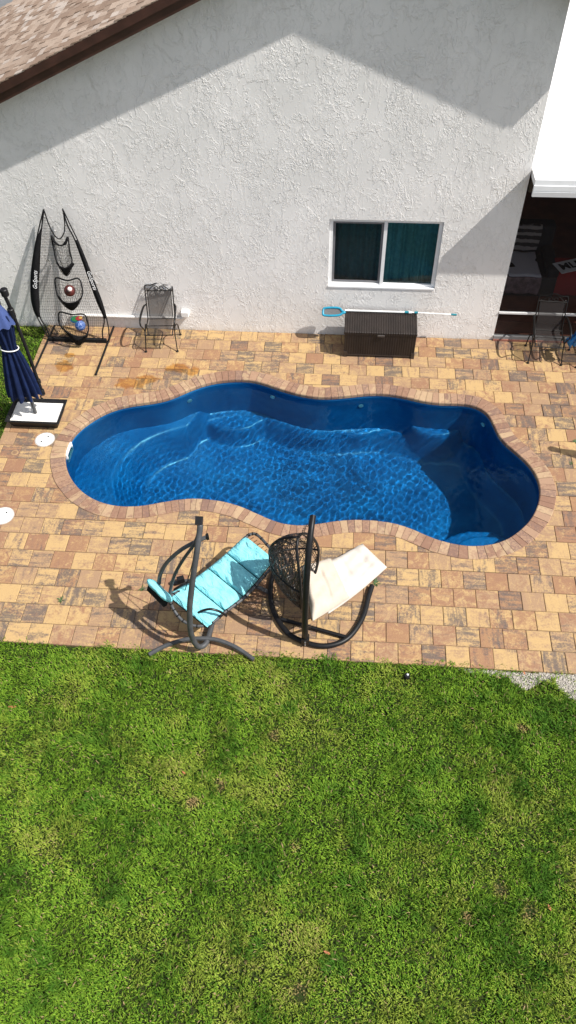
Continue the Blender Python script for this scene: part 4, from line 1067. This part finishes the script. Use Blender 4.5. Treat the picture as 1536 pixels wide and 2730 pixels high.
for i in range(0, len(fpw), 3):
    a, b = fpw[i-1], fpw[(i+1) % len(fpw)]; t_ = (b-a)/np.linalg.norm(b-a)
    mesh_obj("lacing", MB().tube([fpw[i]-t_*.007, fpw[i]+t_*.007], .0245, 8), M_LASH, fr2, recalc=False)
m = MB()
for k in range(7):
    t_ = (k+.5)/7; a = G(672, 1428, .5)*(1-t_)+G(735, 1484, .5)*t_; b = G(652, 1440, .5)*(1-t_)+G(712, 1510, .47)*t_
    mesh_obj("cord", MB().tube([a, b], .0045, 4), M_LASH, fr2, recalc=False)
# fabric sling under the pad
pA, pB, pC, pD = G(444, 1585, .74), G(552, 1672, .50), G(733, 1490, .5), G(654, 1427, .5)     # head-left, head-right, foot-right, foot-left
def bed(v): return -.11*math.sin(math.pi*v)**1.0*(1-.2*v)
mesh_obj("sling", cush(.0, 1., .01, 0, [], pA, pB, pC, pD, lambda v: bed(v)-.035, 9, 20), M_BLACKF, hl, smooth=True)
def m_turq():
    t = NT("turquoise_canvas"); p = t.pos()
    v = t.vmath('ADD', p, t.vmath('SCALE', t.noise(p, 4., 2, .5, 0, True), .15))
    rot = t.new("VectorRotate"); t.put(rot.inputs["Vector"], v); rot.inputs["Angle"].default_value = .75
    w = t.noise(t.vmath('MULTIPLY', rot.outputs[0], (5., 17., 5.)), 1., 3, .5, .5)
    t.bump(w, 1., .07)
    return t.done(t.mix(t.ss(t.noise(p, 6., 3), .3, .7), (.19, .545, .60), (.225, .60, .66)), .85, 0, .2)
M_TURQ = m_turq()
seams = (0, .26, .5, .74, 1.0)
pad = None
for k in range(4):
    mm = cush(seams[k]+.004, seams[k+1]-.004, .055, 1.6, [], pA, pB, pC, pD, lambda v: bed(v)-.01, 17, 14)
    mesh_obj("pad", mm, M_TURQ, hl, smooth=True)
a, b = G(397, 1546, .90), G(455, 1603, .80)
ax_ = b-a; L = np.linalg.norm(ax_); ax_ /= L; back = np.cross(ax_, [0, 0, 1]); back = back/np.linalg.norm(back)
def pill(u, v):
    th = v*2*math.pi; s_ = 2*u-1; prof = (1-abs(s_)**3.2)**.55
    c = (a+b)/2+ax_*(L/2)*s_
    pv = .5*np.array([0, 0, 1])+.87*np.array([-.75, -.66, 0])*-1
    up_ = np.array([-.35, -.3, .88]); up_ /= np.linalg.norm(up_); nn = np.cross(ax_, up_)
    return c+up_*.13*math.cos(th)*prof+nn*.055*math.sin(th)*prof*(1+.1*math.sin(9*u))
pw = mesh_obj("pillow", MB().grid(pill, 20, 21), M_TURQ, hl, smooth=True)
mesh_obj("headrest_backing", MB().obox((a+b)/2+np.array([-.03, -.02, -.06]), ax_, np.cross(ax_, (.3, .3, .9)), (.3, .3, .9), (L*.4, .03, .06)), M_BLACKF, hl)
for pts, r_ in (([(424, 1556, .9), (428, 1530, 1.08), (445, 1500, 1.32), (480, 1468, 1.58), (520, 1445, 1.72), (553, 1431, 1.76)], .026), ([(452, 1602, .66), (455, 1570, .88), (467, 1530, 1.2), (490, 1490, 1.5), (515, 1455, 1.75), (530, 1422, 1.9)], .021)):
    mesh_obj("arm", MB().tube(spline([G(*p) for p in pts], 6), r_, 8), M_GREY, hl, smooth='auto')
mesh_obj("arm_cap", MB().obox(G(553, 1431, 1.76), (.8, .3, .2), (-.3, .9, 0), (0, 0, 1), (.02, .03, .03)), M_BLACKP, hl)
for pts in ([(519, 1642, .50), (535, 1630, .62), (560, 1624, .68), (585, 1630, .62), (604, 1642, .46)], [(465, 1572, .72), (485, 1560, .82), (505, 1552, .8), (520, 1550, .58)]):
    mesh_obj("armrest", MB().tube(spline([G(*p) for p in pts], 5), .017, 7), M_BLACKP, hl, smooth='auto')
hkp = hk+[-.01, .03, -.12]
m = MB()
for p in ((492, 1580, .62), (508, 1660, .5)): m.tube([hkp, G(*p)], .006, 5)
mesh_obj("rope", m, M_LASH, hl, recalc=False)
m = MB()
for p in (((568, 1508, .52), (572, 1520, .46)), ((556, 1655, .5), (566, 1662, .44)), ((478, 1577, .68), (488, 1580, .6))): m.tube(spline([G(*p[0]), (G(*p[0])+G(*p[1]))/2+[.01, .01, .02], G(*p[1])], 4), .008, 5)
mesh_obj("tie", m, M_TURQ, hl)

# ================================================================ LAWN
def vnoise(P, s, seed):
    r_ = np.random.default_rng(seed); T = r_.random((64, 64)); q = P*s+100.; i = np.floor(q).astype(int); f = q-i; f = f*f*(3-2*f)
    a = T[i[:, 0] % 64, i[:, 1] % 64]; b = T[(i[:, 0]+1) % 64, i[:, 1] % 64]; c = T[i[:, 0] % 64, (i[:, 1]+1) % 64]; d = T[(i[:, 0]+1) % 64, (i[:, 1]+1) % 64]
    return (a*(1-f[:, 0])+b*f[:, 0])*(1-f[:, 1])+(c*(1-f[:, 0])+d*f[:, 0])*f[:, 1]
GRAVEL = np.array([G(*p)[:2] for p in ((1230, 1781), (1290, 1792), (1350, 1800), (1395, 1838), (1425, 1826), (1450, 1812), (1480, 1815), (1505, 1842), (1545, 1870), (1640, 1880), (1640, 1800))])
BARE = [(730, 1958, .08), (584, 2090, .07), (515, 2138, .08), (785, 2255, .07), (800, 2645, .09), (1085, 1802, .05), (1335, 2375, .09), (1245, 2445, .07), (1410, 2430, .1), (1395, 1940, .09)]
def grass_points():
    A = []
    for (x0, x1, y0, y1, dens) in ((-4.9, 3.9, -11.3, -6.64, 6400), (-7.6, -5.47, -4.6, -.03, 2400), (-8.2, -5.5, -6.66, -4.6, 1500), (-8.2, -4.9, -12.6, -6.64, 2200), (3.9, 7.4, -12.6, -6.64, 2200), (-4.9, 3.9, -12.6, -11.3, 2200)):
        n_ = int((x1-x0)*(y1-y0)*dens); A.append(np.c_[nr.uniform(x0, x1, n_), nr.uniform(y0, y1, n_)])
    P = np.vstack(A)
    # keep to what a camera near this one can see
    q = (np.c_[P, np.zeros(len(P))]-CC) @ CR; u = 768+FPX*q[:, 0]/q[:, 2]; v = 1365-FPX*q[:, 1]/q[:, 2]
    P = P[(u > -900) & (u < 2500) & (v < 3500)]
    edge = -6.70+.08*(vnoise(P, 3., 1)-.5)+.10*(vnoise(P, 11., 2)-.5)
    kp = (P[:, 1] < edge) | (P[:, 0] < -5.47)
    P = P[kp]
    g = sdist(P, GRAVEL)+.06*(vnoise(P, 9., 3)-.5)
    P = P[(g < .0) | (nr.random(len(P)) < .10)]
    cl = vnoise(P, 2.2, 4)*.6+vnoise(P, 6., 5)*.4
    P = P[nr.random(len(P)) < .8+.5*(cl-.3)]
    for x, y, r_ in BARE:
        c = G(x, y)[:2]; d = np.hypot(*(P-c).T)
        P = P[(d > r_*1.3) | (nr.random(len(P)) < .55+.45*np.clip((d/r_-.4)/.9, 0, 1))]
    return P
GP = grass_points(); N = len(GP)
dry = vnoise(GP, 1.3, 6)*.45+vnoise(GP, 4., 7)*.35+vnoise(GP, 11., 17)*.2
right = np.clip((GP[:, 0]+.5)/3.5, 0, 1)
dry = np.clip((dry-.40+.10*right)/.42, 0, 1)
tall = np.clip((vnoise(GP, 2.6, 8)*.5+vnoise(GP, 7., 9)*.5-.42)/.4, 0, 1)
tuft = np.zeros(N)  # patches of taller blades in a darker green
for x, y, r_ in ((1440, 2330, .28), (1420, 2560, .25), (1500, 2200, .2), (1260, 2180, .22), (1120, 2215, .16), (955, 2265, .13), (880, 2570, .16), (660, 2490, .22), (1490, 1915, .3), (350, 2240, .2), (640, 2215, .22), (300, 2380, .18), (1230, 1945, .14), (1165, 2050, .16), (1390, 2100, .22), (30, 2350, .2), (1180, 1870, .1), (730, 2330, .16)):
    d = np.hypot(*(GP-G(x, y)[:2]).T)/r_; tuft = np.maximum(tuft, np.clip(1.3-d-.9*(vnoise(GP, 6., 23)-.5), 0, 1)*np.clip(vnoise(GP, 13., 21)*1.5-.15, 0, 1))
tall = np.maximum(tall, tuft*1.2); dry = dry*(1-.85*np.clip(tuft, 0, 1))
bare = np.zeros(N)
for x, y, r_ in BARE: bare = np.maximum(bare, np.clip(1.25-np.hypot(*(GP-G(x, y)[:2]).T)/r_, 0, 1))
bare = np.clip(bare*(.5+vnoise(GP, 20., 22)), 0, 1)
Lh = (.036+.040*nr.random(N))*(.75+.75*tall)*(1-.15*dry)*(1-.45*bare); wdt = (.0034+.0025*nr.random(N))
az = 6.283*1.5*(vnoise(GP, 3.1, 31)*.6+vnoise(GP, 8., 32)*.4)+nr.normal(0, 1.15, N); tilt = np.clip(nr.normal(.66, .38, N), .08, 1.4)
dx, dy = np.cos(az), np.sin(az); px_, py_ = -dy, dx
base = np.c_[GP, np.full(N, -.035)+.012*nr.random(N)]
def seg(f, t2): 
    h = np.cos(t2)*Lh*f; r_ = np.sin(t2)*Lh*f; return np.c_[base[:, 0]+dx*r_, base[:, 1]+dy*r_, base[:, 2]+h]
mid = seg(.55, tilt*.8); tip = seg(1., np.minimum(tilt*1.15, 1.5))
sd_ = np.c_[px_, py_, np.zeros(N)]*wdt[:, None]
VV = np.stack([base-sd_*.8, base+sd_*.8, mid+sd_, mid-sd_, tip], 1).reshape(-1, 3)
idx = np.arange(N)*5
quads = np.stack([idx, idx+1, idx+2, idx+3], 1); tris = np.stack([idx+3, idx+2, idx+4], 1)
loops = np.concatenate([quads, tris], 1).ravel(); nl_ = N*7
me = bpy.data.meshes.new("grass"); me.vertices.add(len(VV)); me.vertices.foreach_set("co", VV.astype(np.float32).ravel())
me.loops.add(nl_); me.loops.foreach_set("vertex_index", loops.astype(np.int32))
me.polygons.add(2*N); st_ = np.stack([np.arange(N)*7, np.arange(N)*7+4], 1).ravel(); me.polygons.foreach_set("loop_start", st_.astype(np.int32))
me.update(calc_edges=True)
at = me.attributes.new("rnd", 'FLOAT_VECTOR', 'POINT')
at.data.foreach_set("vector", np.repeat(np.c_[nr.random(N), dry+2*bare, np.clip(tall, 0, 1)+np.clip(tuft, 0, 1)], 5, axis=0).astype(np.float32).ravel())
def m_grass():
    t = NT("grass_blade"); a = t.attr("rnd"); sep = t.new("SeparateXYZ"); t.l.new(a.outputs["Vector"], sep.inputs[0]); r1, r2, r3 = sep.outputs
    c = t.mix(r1, (.055, .145, .010), (.235, .37, .034))
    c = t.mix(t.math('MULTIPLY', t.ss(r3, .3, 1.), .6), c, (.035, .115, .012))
    c = t.mix(t.math('MULTIPLY', t.ss(t.math('ADD', r2, t.math('MULTIPLY', r1, .5), True), .5, 1.0), .55), c, (.31, .35, .055))
    c = t.mix(t.math('MULTIPLY', t.ss(t.math('MULTIPLY', r1, r2), .6, .85), .7), c, (.38, .31, .12))
    c = t.mix(t.ss(r1, .975, .98), c, (.34, .25, .13))
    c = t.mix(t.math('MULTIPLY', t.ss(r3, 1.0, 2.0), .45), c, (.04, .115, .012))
    c = t.mix(t.math('MULTIPLY', t.ss(r2, 1.05, 2.2), .85), c, (.30, .20, .095))
    t.done(c, .7, 0, .12)
    tl = t.new("BsdfTranslucent"); t.put(tl.inputs[0], c); mx = t.new("MixShader"); mx.inputs[0].default_value = .22
    t.l.new(t.b.outputs[0], mx.inputs[1]); t.l.new(tl.outputs[0], mx.inputs[2]); t.l.new(mx.outputs[0], t.out.inputs[0])
    return t.m
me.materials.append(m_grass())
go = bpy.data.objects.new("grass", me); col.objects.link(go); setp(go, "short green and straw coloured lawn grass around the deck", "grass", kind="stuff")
# crushed shell at the lawn edge
K = 5200
lo, hi = GRAVEL.min(0)-.05, GRAVEL.max(0)+.05
Q = np.c_[nr.uniform(lo[0], hi[0], K*2), nr.uniform(lo[1], hi[1], K*2)]; Q = Q[sdist(Q, GRAVEL)+.08*(vnoise(Q, 8., 12)-.5) > -.02][:K]
m = MB(); rr_ = []
for (x, y) in Q:
    s_ = .004+.010*rng.random()**2; z = -.04+.012*rng.random()
    v = [np.array([x, y, z])+s_*np.array(p)*np.array([rng.uniform(.6, 1.3) for _ in range(3)]) for p in ((1, 0, 0), (-1, 0, 0), (0, 1, 0), (0, -1, 0), (0, 0, .8), (0, 0, -.8))]
    m.add(v, [(0, 2, 4), (2, 1, 4), (1, 3, 4), (3, 0, 4)])
sh = mesh_obj("crushed_shell", m, plain("white_crushed_shell", (.46, .425, .375), .95, 0, .35, 90), recalc=False)
setp(sh, "white crushed shell showing at the deck edge beside the lawn", "gravel", kind="stuff")
gb = MB(); gpoly = [(x, y, -.042) for x, y in GRAVEL]; gb.add(gpoly, [tuple(range(len(gpoly)))])
setp(mesh_obj("shell_bed", gb, plain("pale_sand", (.42, .38, .33), .95, 0, .25, 50), recalc=False), kind="structure")
# sprinkler
c = G(1085, 1803); sp_ = empty("sprinkler_head", (c[0], c[1], -.03), "small black pop-up sprinkler head sunk in the lawn near the deck", "sprinkler")
mesh_obj("body", MB().lathe([(.036, -.06), (.038, .02), (.03, .03), (.018, .031)], (c[0], c[1], 0), 18), M_BLACKP, sp_, smooth='auto')
mesh_obj("nozzle", MB().lathe([(.014, .03), (.014, .045), (.008, .048)], (c[0]+.006, c[1]+.004, 0), 12), plain("pale_plastic_nozzle", (.55, .58, .6), .3), sp_, smooth='auto')
# fallen leaves
M_LEAF = plain("dry_leaf", (.36, .13, .05), .7, 0, .3, 30)
for k, (x, y, s_, lab) in enumerate(((33, 1885, .055, "orange dry leaf on the lawn near the left edge"), (490, 2060, .03, "small orange leaf on the lawn above the brown bare spots"), (1398, 1795, .028, "orange leaf lying on the white crushed shell"), (872, 2540, .04, "brown curled leaf low on the lawn in the middle"), (1465, 2420, .035, "pale brown leaf on the lawn near the right edge"))):
    c = G(x, y); r0 = rng.uniform(0, 6.28)
    def lf(u, v):
        t_ = u*2-1; w = .38*(1-abs(t_)**1.7); X = t_; Y = w*(2*v-1); zz = .25*Y*Y*3+.12*t_*t_
        return (c[0]+s_*(X*math.cos(r0)-Y*math.sin(r0)), c[1]+s_*(X*math.sin(r0)+Y*math.cos(r0)), .004+s_*zz)
    o = mesh_obj("fallen_leaf", MB().grid(lf, 9, 5), M_LEAF, smooth=True, recalc=False); add_mod(o, solid=.0012); setp(o, lab, "leaf", "dry leaves")
# weeds in the joints
M_WEED = plain("weed_green", (.05, .10, .025), .7, 0, .3, 30)
for k, (x, y, s_, lab) in enumerate(((1003, 1555, .085, "green weed sprouting by the end of the black base ring"), (378, 1570, .07, "small weed in the deck joint left of the turquoise pillow"), (164, 1600, .075, "small weed in the deck joints between lounger shadow and lawn"), (1534, 1178, .09, "weed in the deck joint at the right edge"), (1522, 1235, .06, "tiny weed in the deck joint below the right edge shadow"), (832, 1507, .05, "tiny weed behind the egg chair pole"))):
    c = G(x, y); m = MB()
    for j in range(16):
        a = rng.uniform(0, 6.28); l = s_*rng.uniform(.4, 1); w = s_*.07; e = rng.uniform(.15, .7)
        d = np.array([math.cos(a), math.sin(a), e]); sd2 = np.array([-math.sin(a), math.cos(a), 0])*w; b0 = np.array([c[0], c[1], -.004])
        m.add([b0-sd2*.5, b0+sd2*.5, b0+d*l*.6+sd2, b0+d*l*.6-sd2, b0+d*l*np.array([1, 1, .8])], [(0, 1, 2, 3), (3, 2, 4)])
    setp(mesh_obj("weed", m, M_WEED, recalc=False), lab, "weed", "weeds in the deck joints")

# added, guessed parasol shape out of view, there to cast a shadow on the deck
ph = 2.25; tx, ty = 3.40+.752*ph, -2.72-.214*ph
ps = empty("added_parasol", (tx, ty, 0), "guessed closed parasol added out of view to cast a shadow on the deck", "parasol")
mesh_obj("pole", MB().tube([(tx, ty, .05), (tx, ty, 2.1)], .02, 8), M_GREY, ps, smooth='auto')
mesh_obj("canopy", MB().grid(lambda u, v: (tx+float(np.interp(v, [0, .1, .6, 1], [.06, .055, .13, .17]))*(1-.25*(.5-.5*math.cos(8*6.283*u)))*math.cos(6.283*u), ty+float(np.interp(v, [0, .1, .6, 1], [.06, .055, .13, .17]))*(1-.25*(.5-.5*math.cos(8*6.283*u)))*math.sin(6.283*u), 2.17-1.2*v), 64, 12, True), M_NAVY, ps, smooth=True, recalc=False)
mesh_obj("finial", MB().lathe([(.02, 2.13), (.055, 2.17), (.062, 2.21), (.045, 2.25), (.01, 2.265)], (tx, ty, 0), 16), M_BLACKP, ps, smooth=True)
mesh_obj("base", MB().lathe([(.26, 0), (.26, .04), (.1, .07), (.04, .16)], (tx, ty, 0), 28), M_BLACKP, ps, smooth='auto')
